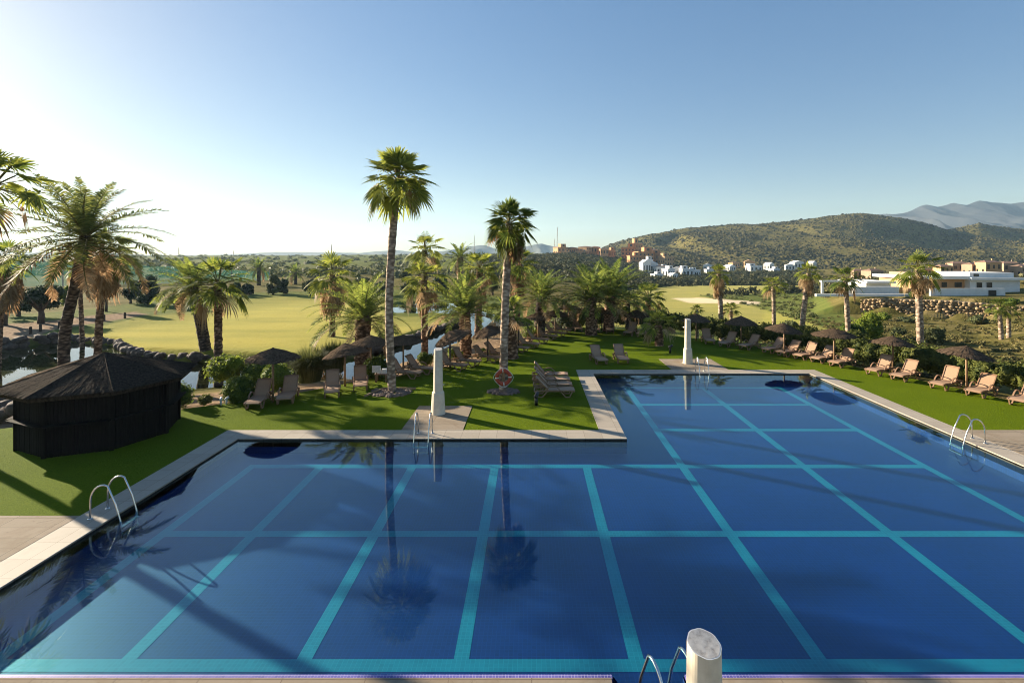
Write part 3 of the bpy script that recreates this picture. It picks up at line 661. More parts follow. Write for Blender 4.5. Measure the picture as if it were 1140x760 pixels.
palm(dp, (214,318), 231, 38, 52, 14, 'feather palm with thick dark trunk, left of a twin pair on the pond bank', FEATH[0], 2.75, m='trunkdark', base_z=-1.4, flare=1.9, rot=.5, squash=.9)
palm(fp, (243,316), 243, 36.5, 46, 10, 'fan palm with slim red-brown trunk, right of a twin pair on the pond bank', FANB[2], 1.8, m='trunkred', base_z=-1.4, rot=1.0)
palm(dp, (288,298), 288, 118, 17, 5, 'distant feather palm in front of the green net, taller of two', FARF[0], 2.7, m='trunkdark')
palm(dp, (329,303), 329, 122, 14, 4, 'distant feather palm in front of the dark trees, shorter of two', FARF[1], 2.7, m='trunkdark')
palm(fp, (370,306), 370, 45, 32, 7, 'fan palm with bushy dead leaves standing alone at the fairway edge', FANB[1], 1.8, SKIRTS[1], 1.0, m='trunkred', rot=.2)
palm(dp, (404,352), 404, 29, 56, 17, 'squat feather palm with pineapple trunk beside the tallest palm', FEATHW[0], 2.6, m='trunkred', base_z=-.8, boots=.3, rot=.2, r1=.95)
palm(fp, (473,278), 473, 62, 25, 7, 'bluish fan palm rising behind the others, left of the distant feather palm', FANB[0], 1.8, m='trunkdark')
palm(dp, (512,286), 513, 66, 20, 8, 'feather palm with slim trunk seen between the two tall fan palms', FARF[0], 2.7, m='trunk')
palm(fp, (472,312), 473, 37, 30, 8, 'fan palm with red-brown trunk on the stream bank', FANB[1], 1.8, SKIRTS[0], .8, m='trunkred', rot=2.5)
palm(dp, (517,346), 519, 33.5, 46, 13, 'feather palm with thick orange trunk behind the tilted parasols', FEATHW[1], 2.6, m='trunkred', rot=1.7, boots=.25, r1=.95)
palm(fp, (534,300), 532, 45, 26, 8, 'fan palm with a long dead skirt just left of the lifebuoy palm', FANB[2], 1.8, LONGSK, .85, m='trunkred')
palm(fp, (578,294), 574, 47, 25, 8, 'fan palm with a long dead skirt just right of the lifebuoy palm', FANB[0], 1.8, LONGSK, .85, m='trunkred', rot=3)
palm(dp, (570,291), 570, 70, 18, 6, 'feather palm mostly hidden behind the lifebuoy palm', FARF[1], 2.7, m='trunkdark')
palm(dp, (603,330), 600, 39, 37, 13, 'feather palm with bushy crown right of the lifebuoy palm', FEATHW[0], 2.6, m='trunkdark', rot=3.1)
palm(fp, (566,352), 570, 31, 30, 15, 'low fan palm behind the lifebuoy palm trunk', FANY[0], 1.6, m='trunkred', rot=.6)
palm(dp, (658,331), 658, 40, 42, 13, 'left one of two lush feather palms growing together behind the lawn', FEATHW[1], 2.6, m='trunkred', rot=.9)
palm(dp, (680,328), 677, 42, 46, 13, 'right one of two lush feather palms growing together behind the lawn', FEATHW[0], 2.6, m='trunkred', rot=4.0)
palm(fp, (699,338), 699, 45, 20, 6, 'small fan palm just right of the twin lush feather palms', FANY[1], 1.6, m='trunkdark')
palm(fp, (722,331), 720, 48, 23, 7, 'small bright fan palm standing against the fairway, before the bunker', FANB[2], 1.8, m='trunkred', rot=2)
palm(fp, (733,362), 734, 35.2, 23, 10, 'young low fan palm planted on the lawn near the far shower pillar', FANY[0], 1.6, base_z=0, m='trunkred', rot=2, flare=1.1)
palm(fp, (800,305), 804, 46, 15, 6, 'slim fan palm with tan skirt right of the far shower pillar', FANB[0], 1.8, LONGSK, 1.1, m='trunk')
palm(fp, (776,345), 776, 45, 9, 4, 'tiny fan palm peeping above the parasol behind the far pillar', FANY[1], 1.6)
palm(fp, (814,345), 814, 46, 12, 4, 'small fan palm on the slope right of the slim skirted palm', FANY[0], 1.6)
palm(fp, (861,319), 862, 47, 17, 5, 'slender fan palm with neat small crown, beside the leaning skirted palm', FANY[1], 1.6, m='trunk')
palm(fp, (900,304), 891, 43, 17, 6.5, 'leaning fan palm with orange skirt behind the right hedge', FANB[1], 1.8, LONGSK, .95, m='trunk', rot=.8)
palm(fp, (941,312), 945, 40, 23, 6.5, 'fan palm with dark drooping crown in front of the white villa wall', FANB[2], 1.8, m='trunk', rot=2.7)
palm(fp, (1022,300), 1025, 35, 32, 9, 'stout fan palm with short brown beard between two right parasols', FANB[0], 1.8, SKIRTS[1], .7, m='trunk', rot=1.8, boots=.2)
palm(fp, (1112,342), 1115, 43, 20, 6, 'left one of two short fan palms grown close together on the right slope', FANY[1], 1.65, m='trunk', rot=1)
palm(fp, (1123,346), 1123, 43.6, 19, 6, 'right one of two short fan palms grown close together on the right slope', FANY[0], 1.65, m='trunk', rot=4)

# ------------------------------------------------------------------ leafy plants and trees
def leaf_cloud(centers, radii, n, size, rg, flat=.0, shell=.55, long=1.0):
    C = np.array(centers); R = np.array(radii); vol = np.prod(R, axis=1)**(2/3); pr = vol/vol.sum()
    k = rg.choice(len(C), n, p=pr); d = rg.normal(size=(n, 3)); d /= np.linalg.norm(d, axis=1)[:,None]
    rr = shell+(1-shell)*rg.random(n)**.6; lump = 1+.22*np.sin(d[:,0]*5+k)*np.sin(d[:,1]*6+k*2)+.1*rg.normal(size=n)*.6
    p = C[k]+d*R[k]*(rr*lump)[:,None]
    nn = d+rg.normal(size=(n, 3))*.7; nn /= np.linalg.norm(nn, axis=1)[:,None]
    a = np.cross(nn, rg.normal(size=(n, 3))); a /= np.linalg.norm(a, axis=1)[:,None]; b = np.cross(nn, a)
    s = size*(.6+.8*rg.random(n))[:,None]
    V = np.stack([p-a*s*long, p+b*s*.55, p+a*s*long, p-b*s*.55], 1).reshape(-1, 3)
    return V, np.arange(n*4).reshape(n, 4)
def core_mesh(centers, radii, k=.82):
    V = []; Fc = []; 
    for c, r in zip(centers, radii):
        o = len(V); n, m = 12, 7
        for i in range(m+1):
            th = math.pi*i/m
            for j in range(n):
                a = 2*math.pi*j/n; q = k*(1+.12*math.sin(3*a+i)+.08*math.cos(5*a-2*i))
                V.append((c[0]+r[0]*q*math.sin(th)*math.cos(a), c[1]+r[1]*q*math.sin(th)*math.sin(a), c[2]+r[2]*q*math.cos(th)))
        Fc += [(o+i*n+j, o+(i+1)*n+j, o+(i+1)*n+(j+1) % n, o+i*n+(j+1) % n) for i in range(m) for j in range(n)]
    return np.array(V), np.array(Fc)
def foliage_mesh(name, centers, radii, n, size, m, seed, core=.72, shell=.6, long=1.0):
    rg = np.random.default_rng(seed); V, Q = leaf_cloud(centers, radii, n, size, rg, shell=shell, long=long)
    if core:
        V2, Q2 = core_mesh(centers, radii, core); Q = np.concatenate([Q, Q2+len(V)]); V = np.concatenate([V, V2])
    return np_mesh(name, V, Q, M[m])
def bush(px, py, wpx, hpx, label, m='bush', z=None, n=2600, size=.05, seed=1, name='bush', lobes=5, Y=None, tidy=False):
    P = at(px, py, z if z is not None else -.3) if Y is None else Vector(((px-PX)/F*Y, Y, T((px-PX)/F*Y, Y)))
    W = wpx*P.y/F/math.sqrt(1+(P.x/P.y)**2); Hh = hpx*P.y/F; rg = random.Random(seed)
    if tidy: cs = [(0,0,Hh*.42)]; rs = [(W*.5, W*.48, Hh*.58)]
    else:
        cs = [(rg.uniform(-.28,.28)*W, rg.uniform(-.25,.25)*W, rg.uniform(.3,.62)*Hh) for _ in range(lobes)]+[(0,0,Hh*.35)]
        rs = [(W*rg.uniform(.2,.3), W*rg.uniform(.2,.3), Hh*rg.uniform(.25,.38)) for _ in range(lobes)]+[(W*.4, W*.36, Hh*.4)]
    o = obj(name, foliage_mesh(name, cs, rs, n, size, m, seed, core=.86 if tidy else .75, shell=.85 if tidy else .6), None, P)
    return tag(o, label, 'bush')
bush(251,424,62,34,'loose bright green shrub beside the pond, behind the clipped round bush','brightbush',-.6,3600,.07,3)
bush(267,447,40,28,'clipped round bush behind the first lounger from the hut','bush',-.1,3200,.045,4,tidy=True)
bush(308,431,36,27,'clipped round bush under the leftmost parasol','bush',-.2,2800,.045,5,tidy=True)
bush(287,424,34,20,'low dark clipped bush between the bright shrub and the leftmost parasol','bush',-.5,2200,.05,6,tidy=True)
bush(203,452,34,34,'dark green shrub against the right wall of the black hut','bush',-.1,2600,.05,7)
bush(228,450,22,14,'small scruffy shrub on the bed between hut and clipped bush','straw',-.1,900,.05,8)
bush(419,421,32,24,'clipped round bush behind the white sign board','bush',-.1,2600,.045,9,tidy=True)
bush(474,407,22,17,'dark round shrub just left of the near shower pillar','bush',-.1,1600,.05,10)
bush(461,411,18,9,'low yellowish shrub left of the dark round shrub by the pillar','straw',-.1,700,.05,11)
bush(538,396,13,10,'little green shrub on the tan bank between the tilted parasols','brightbush',-.1,800,.045,12)
bush(508,400,20,14,'yellow green tuft at the foot of the orange trunked palm','brightbush',-.2,900,.06,13)
bush(548,398,12,9,'low shrub among the loungers behind the lifebuoy palm','brightbush',-.1,600,.05,14)
bush(592,377,26,20,'leafy shrub between parasols at the middle of the left lounger row','brightbush',-.2,1500,.06,15)
bush(573,382,18,16,'yellowish shrub under the third parasol beyond the lifebuoy palm','brightbush',-.2,900,.06,16)
bush(628,357,40,26,'dark bushy shrub behind the corner parasols','olive',None,2200,.08,17,Y=43)
bush(700,356,26,16,'shrub behind the back parasol by the low fan palm','bush',None,1400,.07,18,Y=41)
bush(968,383,48,34,'big bright green tree-like bush on the right slope below the villa','brightbush',None,4200,.1,19,Y=45)
bush(947,384,34,24,'dark leafy bush on the slope left of the big bright bush','bush',None,2600,.1,20,Y=43)
bush(1040,382,32,20,'dark grey green bush beside the stout bearded palm','olive',None,2200,.09,21,Y=42)
bush(880,348,26,15,'dark bush beyond the leaning skirted palm','olive',None,1200,.1,22,Y=52)
bush(1090,342,30,12,'dark bush at the foot of the stone retaining wall','olive',None,1200,.1,23,Y=58)
bush(1000,372,18,11,'bluish agave-like shrub on the dry slope right of the bright bush','olive',None,900,.09,24,Y=47)
bush(1018,330,16,8,'green shrub in front of the white villa wall, left of the stout bearded palm','bush',None,500,.14,41,Y=69.5)
bush(1071,331,20,8,'olive shrub against the white garden wall of the villa','olive',None,600,.14,42,Y=65.8)
bush(1128,334,24,9,'dark shrub in front of the villa at the right edge','bush',None,700,.14,43,Y=63.5)
bush(985,345,22,10,'yellowish bush at the left foot of the stone retaining wall','brightbush',None,700,.1,44,Y=63)
bush(1012,349,26,8,'low olive bush below the middle of the stone retaining wall','olive',None,700,.1,45,Y=60)
# tall ornamental grass clump
def grass_clump(px, py, wpx, hpx, label, z, seed, n=1500):
    P = at(px, py, z); W = wpx*P.y/F/2; Hh = hpx*P.y/F; rg = np.random.default_rng(seed)
    a = rg.random(n)*6.283; r = W*.45*np.sqrt(rg.random(n)); lean = rg.random(n)**.7; l = Hh*(.6+.5*rg.random(n))
    b = np.stack([r*np.cos(a), r*np.sin(a), np.zeros(n)], -1); o = np.stack([np.cos(a), np.sin(a), 0*a], -1); sd = np.stack([-np.sin(a), np.cos(a), 0*a], -1)
    m1 = b+o*(lean*W*.25)[:,None]+np.array([0,0,1])*(l*.6)[:,None]; t = b+o*(lean*W*.8)[:,None]+np.array([0,0,1])*(l*(1-.45*lean))[:,None]
    wd = .018; V = np.stack([b-sd*wd, b+sd*wd, m1+sd*wd, m1-sd*wd, t], 1).reshape(-1, 3); k = np.arange(n)[:,None]*5
    Tr = np.concatenate([k+np.array([q]) for q in [(0,1,2),(0,2,3),(3,2,4)]])
    tag(obj('tall_grass_clump', np_mesh('tall_grass_clump', V, Tr, M['straw']), None, P), label, 'plant')
grass_clump(345,424,52,42,'tall feathery grass clump left of the second parasol',-.5,31,2600)
grass_clump(372,414,44,38,'tall grass clump just behind the second parasol canopy',-.7,32,2000)

# hedge: one long clipped hedge behind the back and right loungers
def hedge():
    line = [at(px, py, 0).xy for px, py in [(634,361),(655,359.5),(700,361),(760,368),(800,372),(850,379),(900,388),(960,398),(1010,408),(1060,420),(1140,437)]]+[Vector((23.2,17)), Vector((25.5,9))]
    out = []; rg = np.random.default_rng(77); cs = []; rs = []
    for a, b in zip(line, line[1:]):
        L = (b-a).length; k = max(1, int(L/.55))
        for i in range(k):
            p = a+(b-a)*(i/k); hh = .68+.1*rg.normal(); cs.append((p.x+rg.normal()*.12, p.y+rg.normal()*.12, hh)); rs.append((.62, .58, .74+.1*rg.normal()))
    return tag(obj('hedge', foliage_mesh('hedge', cs, rs, 52000, .075, 'hedge', 78, core=.8, shell=.75)), 'long clipped dark hedge behind the back and right rows of loungers', 'hedge')
hedge()

def tree(px, py, Y, wpx, hpx, label, m='darktree', n=2600, size=.16, seed=0, trunk=.35, name='tree', base=None, lobes=9, group=None, tw=.045):
    X = (px-PX)/F*Y; gz = T(X, Y) if base is None else base; W = wpx*Y/F/math.sqrt(1+(X/Y)**2); Hh = H-(py-PY)/F*Y-gz; rg = random.Random(seed)
    if hpx: Hh = hpx*Y/F
    root = thing(name, label, 'tree', (X, Y, gz), 0, group)
    tb = MB(); tr = W*tw; top = Hh*(trunk+.25); tb.tube([(0,0,-.3),(W*.02,0,Hh*trunk*.6),(-W*.02,0,top)], [tr*1.3, tr, tr*.5], 9)
    for i in range(5):
        a = i*1.3+seed; tb.tube([(0,0,Hh*trunk*.8),(math.cos(a)*W*.14, math.sin(a)*W*.14, Hh*(trunk+.16)),(math.cos(a)*W*.3, math.sin(a)*W*.3, Hh*(trunk+.36))], [tr*.55, tr*.4, tr*.12], 6)
    obj('trunk', tb.mesh('trunk', M['bark'], True), root)
    cs = []; rs = []
    for i in range(lobes):
        a = rg.uniform(0, 6.28); q = rg.uniform(.05, .34); z = rg.uniform(trunk+.08, .86)
        q *= 1-.55*max(0, (z-.6)/.3)
        cs.append((math.cos(a)*q*W, math.sin(a)*q*W, z*Hh)); s = rg.uniform(.13, .22); rs.append((W*s, W*s, Hh*(1-trunk)*s*1.1))
    obj('crown', foliage_mesh('crown', cs, rs, n, size, m, seed+5, core=.6, shell=.45), root)
    return root
def tree_bp(px, pyb, hpx, wpx, label, **k):       # base pixel on the terrain
    P = hit(px, pyb, 40, 900); return tree(px, 0, P.y, wpx, hpx, label, base=P.z, **k)
tree_bp(45,360,46,86,'dark broad tree with thick trunk by the path, left of the leaning date palm',seed=1,n=5200,size=.12)
tree_bp(4,362,52,84,'dark tree with pale trunk at the far left edge behind the path',seed=2,n=4200,size=.12)
tree_bp(74,351,34,24,'small round tree with forked trunk beside the leaning date palm',m='brightbush',seed=3,n=1800,size=.1)
tree_bp(118,347,44,34,'slim dark tree behind the shaggy fan palm',seed=4,n=2600,size=.12,trunk=.3)
tree_bp(166,340,33,42,'dark dense round tree in front of the green net, right of the shaggy fan palm',seed=5,n=3200,size=.12,trunk=.12)
tree_bp(196,344,24,26,'grey green bush-like tree left of the twin pond palms',m='olive',seed=6,n=1500,size=.13,trunk=.1)
tree_bp(20,352,36,60,'dark low tree between the two trees at the far left',seed=7,n=3000,size=.13,trunk=.15)
tree_bp(145,338,26,34,'dark tree behind the shaggy fan palm, left of the dense round tree',seed=8,n=2000,size=.14,trunk=.15)
for i, (px, hp, wp, lb) in enumerate([(262,14,20,'low dark tree at the fairway end, left of the distant palms'),(304,22,24,'dark tree between the two distant feather palms'),(316,16,18,'small tree left of the shorter distant palm'),(345,20,22,'dark tree just right of the shorter distant palm'),(276,12,16,'low bushy tree below the taller distant palm'),(402,20,28,'dark tree on the horizon right of the lone skirted palm'),(424,16,20,'small dark tree left of the tallest palm trunk, at the fairway end'),(452,26,26,'dark tree behind the bluish fan palm'),(492,24,26,'grey tree right of the bluish fan palm'),(548,30,26,'dark tree behind the lifebuoy palm trunk')]):
    tree_bp(px, 329-(i % 3), hp, wp, lb, m=['darktree','olive'][i % 2], seed=20+i, n=900, size=.3, trunk=.12)

# scrub and hillside bushes nobody could count
def blobs(name, pts, sizes, m, label, kind='stuff', seed=0, leafy=False, squash=.75):
    rg = np.random.default_rng(seed); n = len(pts)
    if leafy:
        k = 46; d = rg.normal(size=(n, k, 3)); d /= np.linalg.norm(d, axis=2)[...,None]; d[...,2] = np.abs(d[...,2])
        p = pts[:,None]+d*sizes[:,None,None]*np.array([1,1,squash])*(.55+.5*rg.random((n, k, 1)))
        nn = d+rg.normal(size=(n, k, 3))*.6; a = np.cross(nn, rg.normal(size=(n, k, 3))); a /= np.linalg.norm(a, axis=2)[...,None]; b = np.cross(nn, a); b /= np.linalg.norm(b, axis=2)[...,None]
        s = (sizes[:,None,None]*.3*(.6+.7*rg.random((n, k, 1))))
        V = np.stack([p-a*s, p+b*s*.6, p+a*s, p-b*s*.6], 2).reshape(-1, 3); Q = np.arange(len(V)).reshape(-1, 4)
        return struct(name, np_mesh(name, V, Q, M[m]), label, 'scrub', kind)
    t = (1+5**.5)/2; I = np.array([(-1,t,0),(1,t,0),(-1,-t,0),(1,-t,0),(0,-1,t),(0,1,t),(0,-1,-t),(0,1,-t),(t,0,-1),(t,0,1),(-t,0,-1),(-t,0,1)], float)/1.9
    Fi = np.array([(0,11,5),(0,5,1),(0,1,7),(0,7,10),(0,10,11),(1,5,9),(5,11,4),(11,10,2),(10,7,6),(7,1,8),(3,9,4),(3,4,2),(3,2,6),(3,6,8),(3,8,9),(4,9,5),(2,4,11),(6,2,10),(8,6,7),(9,8,1)])
    J = I[None]*(.7+.6*rg.random((n, 12, 1))); J[...,2] *= squash
    V = (pts[:,None]+J*sizes[:,None,None]).reshape(-1, 3); Q = (Fi[None]+np.arange(n)[:,None,None]*12).reshape(-1, 3)
    return struct(name, np_mesh(name, V, Q, M[m], smooth=False), label, 'scrub', kind)
def scatter(n, pxr, Yr, seed, dens=None, avoid=True, geo=True):
    rg = np.random.default_rng(seed); px = rg.uniform(*pxr, n); Y = np.exp(rg.uniform(math.log(Yr[0]), math.log(Yr[1]), n)) if geo else rg.uniform(*Yr, n)
    X = (px-PX)/F*Y; Z = terrain(X, Y); py = PY+(H-Z)/Y*F; keep = np.ones(n, bool)
    if avoid:
        for p in fair_px+[bunker_px, path_px]: keep &= (poly_sd(px, py, p) < .8)
        for P in (pond, upper): keep &= poly_sd(X, Y, P) < -.8
        keep &= poly_sd(X, Y, lawn_poly) < -2.6
    if dens is not None: keep &= rg.random(n) < dens(X, Y, px, py)
    return np.stack([X, Y, Z], -1)[keep]
P = scatter(52000, (640, 1400), (470, 1000), 1, lambda X, Y, px, py: .25+.75*sstep(-.08, .1, fbm(X/60, Y/60, 5)), geo=False)
blobs('hillside_scrub', P, np.random.default_rng(1).uniform(.6, 1.7, len(P))*(1+1.0*(np.random.default_rng(2).random(len(P)) > .93)), 'hillscrub', 'dense low green scrub covering the hill on the right', seed=3)
P = scatter(9000, (540, 905), (160, 470), 5, lambda X, Y, px, py: .15+.85*sstep(-.05, .1, fbm(X/25, Y/25, 4)))
blobs('valley_woods', P, np.random.default_rng(6).uniform(.9, 2.6, len(P)), 'scrub', 'grey green bushes and small trees filling the valley around the houses', seed=7, leafy=True, squash=1.1)
P = scatter(4000, (905, 1400), (72, 420), 8, lambda X, Y, px, py: (Y > 100)*.9*sstep(-.1, .1, fbm(X/15, Y/15, 3)))
blobs('slope_woods', P, np.random.default_rng(9).uniform(.8, 2.0, len(P)), 'scrub', 'dark bushes between the villa and the terracotta houses', seed=10, leafy=True, squash=1.1)
P = scatter(7000, (840, 1500), (26, 66.5), 11, lambda X, Y, px, py: .2+.8*sstep(-.05, .15, fbm(X/4, Y/4, 3)))
blobs('dry_scrub', P, np.random.default_rng(12).uniform(.1, .36, len(P)), 'dryscrub', 'dry yellow green scrub on the slope above the right hedge', seed=13, leafy=True)
P = scatter(2200, (-500, 560), (150, 900), 14, lambda X, Y, px, py: .2+.8*sstep(-.05, .1, fbm(X/30, Y/30, 4)))
blobs('plain_woods', P, np.random.default_rng(15).uniform(1.2, 3.2, len(P)), 'olive', 'hazy belt of trees on the plain beyond the golf course', seed=16, leafy=True)
P = scatter(900, (640, 905), (60, 160), 17, lambda X, Y, px, py: .75)
blobs('fairway_rough', P, np.random.default_rng(18).uniform(.25, .8, len(P)), 'straw', 'tufts of rough between the fairways beyond the hedge', seed=19, leafy=True)

# ------------------------------------------------------------------ black octagonal kiosk
def hut():
    root = thing('thatched_bar_hut', 'black octagonal slatted bar hut with low dark thatched roof on the lawn', 'hut', (-15.3,18.0,0))
    R, zt = 2.18, 1.95; ang = [math.radians(45*k) for k in range(8)]; pt = lambda r, k: (r*math.cos(ang[k % 8]), r*math.sin(ang[k % 8]))
    mb = MB(); mb.prism([pt(R-.05, k) for k in range(8)], -.05, zt); rg = random.Random(4)
    for k in range(8):                                       # upright slats of each side
        a, b = Vector(pt(R, k)), Vector(pt(R, k+1)); L = (b-a).length; n = 16; e = (b-a)/L
        for i in range(n):
            c = a+e*L*(i+.5)/n; mb.box((c.x, c.y, zt/2+rg.uniform(-.01,.01)), (L/n*.86, .05+rg.uniform(0,.02), zt), math.atan2(e.y, e.x))
    obj('wall', mb.mesh('wall', M['hutwood']), root)
    for k in range(8):
        mb = MB(); x, y = pt(R+.03, k); mb.box((x, y, zt/2), (.12,.12,zt+.04), ang[k]); obj('corner_post', mb.mesh('corner_post', M['hutwood']), root)
    for k in (4, 5, 6, 7, 0):                                # folding counter shelves
        a, b = Vector(pt(R+.16, k)), Vector(pt(R+.16, k+1)); c = (a+b)/2; e = (b-a); mb = MB()
        mb.box((c.x, c.y, 1.02), (e.length*.97, .26, .035), math.atan2(e.y, e.x)); obj('counter_shelf', mb.mesh('counter_shelf', M['hutwood']), root)
    # roof: under-cone plus overlapping thatch bundles, brown on the side away from the camera
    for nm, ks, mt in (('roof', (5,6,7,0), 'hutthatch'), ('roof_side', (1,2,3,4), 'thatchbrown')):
        mb = MB(); ro, zo, zp = 2.78, 2.0, 2.84
        for k in ks:
            a, b = pt(ro, k), pt(ro, k+1); mb.add([(*a, zo), (*b, zo), (0,0,zp), (*pt(ro-.05, k), zo-.12), (*pt(ro-.05, k+1), zo-.12)], [(0,1,2), (0,3,4,1), (3,2,4)])
            for row in range(15):
                f0 = row/15; f1 = min(1.02, f0+.13); m = max(6, int(110*(1-f0)))
                for i in range(m):
                    t = (i+rg.random())/m; p = Vector(a)*(1-t)+Vector(b)*t; w_ = .03*rg.uniform(.6, 1.3)
                    q = Vector((p.x, p.y)); e = Vector((b[0]-a[0], b[1]-a[1])).normalized()*w_
                    z = lambda f: zo+(zp-zo)*f+.035
                    lo = q*(1-f0+rg.uniform(-.01,.03)); hi = q*max(0.0, 1-f1)
                    mb.add([(lo.x-e.x, lo.y-e.y, z(f0)+rg.uniform(-.02,.008)), (lo.x+e.x, lo.y+e.y, z(f0)+rg.uniform(-.02,.008)), (hi.x+e.x*.7, hi.y+e.y*.7, z(f1)+.02), (hi.x-e.x*.7, hi.y-e.y*.7, z(f1)+.02)], [(0,1,2,3)])
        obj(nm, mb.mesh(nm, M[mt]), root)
    for k in range(8):
        mb = MB(); x, y = pt(2.76, k); mb.tube([(x,y,2.03),(x*.5,y*.5,2.45),(0,0,2.87)], [.05,.045,.03], 6); obj('roof_ridge', mb.mesh('roof_ridge', M['hutthatch']), root)
hut()

# ------------------------------------------------------------------ shower pillars
def pillar_proto():
    root = thing('shower_pillar', '', 'shower pillar'); n = 8; rot = math.pi/8
    def sect(prof, slant=None, soft=.12):                   # octagon with softened arrises: 24 points
        vs = []; base = []
        for k in range(8):
            a = 2*math.pi*k/8+rot; c = Vector((math.cos(a), math.sin(a)))
            for d in (-.17, 0, .17): base.append(Vector((math.cos(a+d), math.sin(a+d)))*(1-.012*(d == 0)-.02*(d != 0)))
        m = len(base)
        for r, z in prof:
            for p in base:
                zz = z+(slant*p.y*r if slant and z == prof[-1][1] else 0); vs.append((p.x*r, p.y*r, zz))
        L = len(prof); fs = [(i*m+k, i*m+(k+1) % m, (i+1)*m+(k+1) % m, (i+1)*m+k) for i in range(L-1) for k in range(m)]
        return vs, fs, m
    vs, fs, m = sect([(.3,0),(.29,.06),(.25,.78),(.24,.86),(.2,.9)]); mb = MB(); mb.add(vs, fs); mb.add(vs[-m:], [tuple(range(m))])
    obj('pillar_base', mb.mesh('pillar_base', M['pillar']), root)
    vs, fs, m = sect([(.198,.88),(.175,2.2),(.168,2.58)], .2); mb = MB(); mb.add(vs, fs)
    obj('pillar_shaft', mb.mesh('pillar_shaft', M['pillar']), root)
    top = vs[-m:]; mb = MB(); c = Vector((0,0,sum(v[2] for v in top)/m)); inn = [tuple(c+(Vector(v)-c)*.93) for v in top]
    mb.add(list(top)+inn, [(i,(i+1) % m,m+(i+1) % m,m+i) for i in range(m)], 1); mb.add([(x,y,z+.001) for x,y,z in inn], [tuple(range(m))], 0)
    obj('pillar_top', mb.mesh('pillar_top', [M['pillartop'], M['whitewall']]), root)
    hd = MB(); hd.tube([(0,.16,2.05),(0,.3,2.1),(0,.34,2.07)], .018, 8); hd.lathe([(.045,2.03),(.04,2.06),(.015,2.075)], 12, (0,.34,0)); obj('shower_head', hd.mesh('shower_head', M['steel'], True), root)
    tp = MB(); tp.tube([(.17,0,1.15),(.24,0,1.15)], .02, 8); tp.tube([(.235,0,1.1),(.235,0,1.2)], .012, 8); obj('tap', tp.mesh('tap', M['steel'], True), root)
    return root
pp = pillar_proto(); G = 'cream shower pillars by the pool'
pp.location = (-3.76,20.2,.016); pp['label'] = 'cream octagonal shower pillar on the paving left of the pool corner'; pp['group'] = G
dup(pp, (9.15,29.5,.016), .5, 'cream octagonal shower pillar on the far side of the pool', G)
np_ = dup(pp, (1.72,5.02,-.06), .3, 'near cream pillar with slanted worn top at the bottom of the photo', G)
for c in list(np_.children):
    if c.name.startswith(('shower_head', 'tap')): bpy.data.objects.remove(c)

# ------------------------------------------------------------------ pool ladders: two bent rails each, with treads under water
def ladder_proto(spread=.5):
    root = thing('pool_ladder', '', 'pool ladder')
    for s in (-1, 1):
        P = [(-.32,0,0),(-.31,0,.45)]+[(-.31+.26*(1-math.cos(a)), 0, .45+.3*math.sin(a)+.06*(1-math.cos(a))) for a in [i*math.pi/10 for i in range(1, 8)]]+[(.3,0,.35),(.42,0,-.08),(.45,0,-.45)]
        mb = MB(); mb.tube([(x, s*spread/2, z) for x, y, z in P], .022, 10); r = obj('rail', mb.mesh('rail', M['steel'], True), root)
        fl = MB(); fl.lathe([(.055,0),(.055,.012),(.03,.022)], 14, (-.32, s*spread/2, 0)); obj('flange', fl.mesh('flange', M['steel'], True), r)
    for z in (-.2, -.4):
        t = MB(); t.box((.44,0,z), (.09,spread,.03)); obj('tread', t.mesh('tread', M['steel']), root)
    return root
lp = ladder_proto(); G = 'steel ladders round the pool'
lp.location = (XL-.15,12.4,.014); lp['label'] = 'steel pool ladder on the left side below the black hut'; lp['group'] = G
dup(lp, (XR+.1,17.25,.014), math.pi, 'steel pool ladder at the right edge by the paving', G)
dup(lp, (-3.8,YM+.2,.014), -math.pi/2, 'steel pool ladder in front of the left shower pillar', G)
dup(lp, (9.2,YF+.2,.014), -math.pi/2, 'steel pool ladder in front of the far shower pillar', G)
dup(lp, (1.9,7.0,.014), math.pi/2+.3, 'steel ladder rails next to the near pillar at the bottom', G)

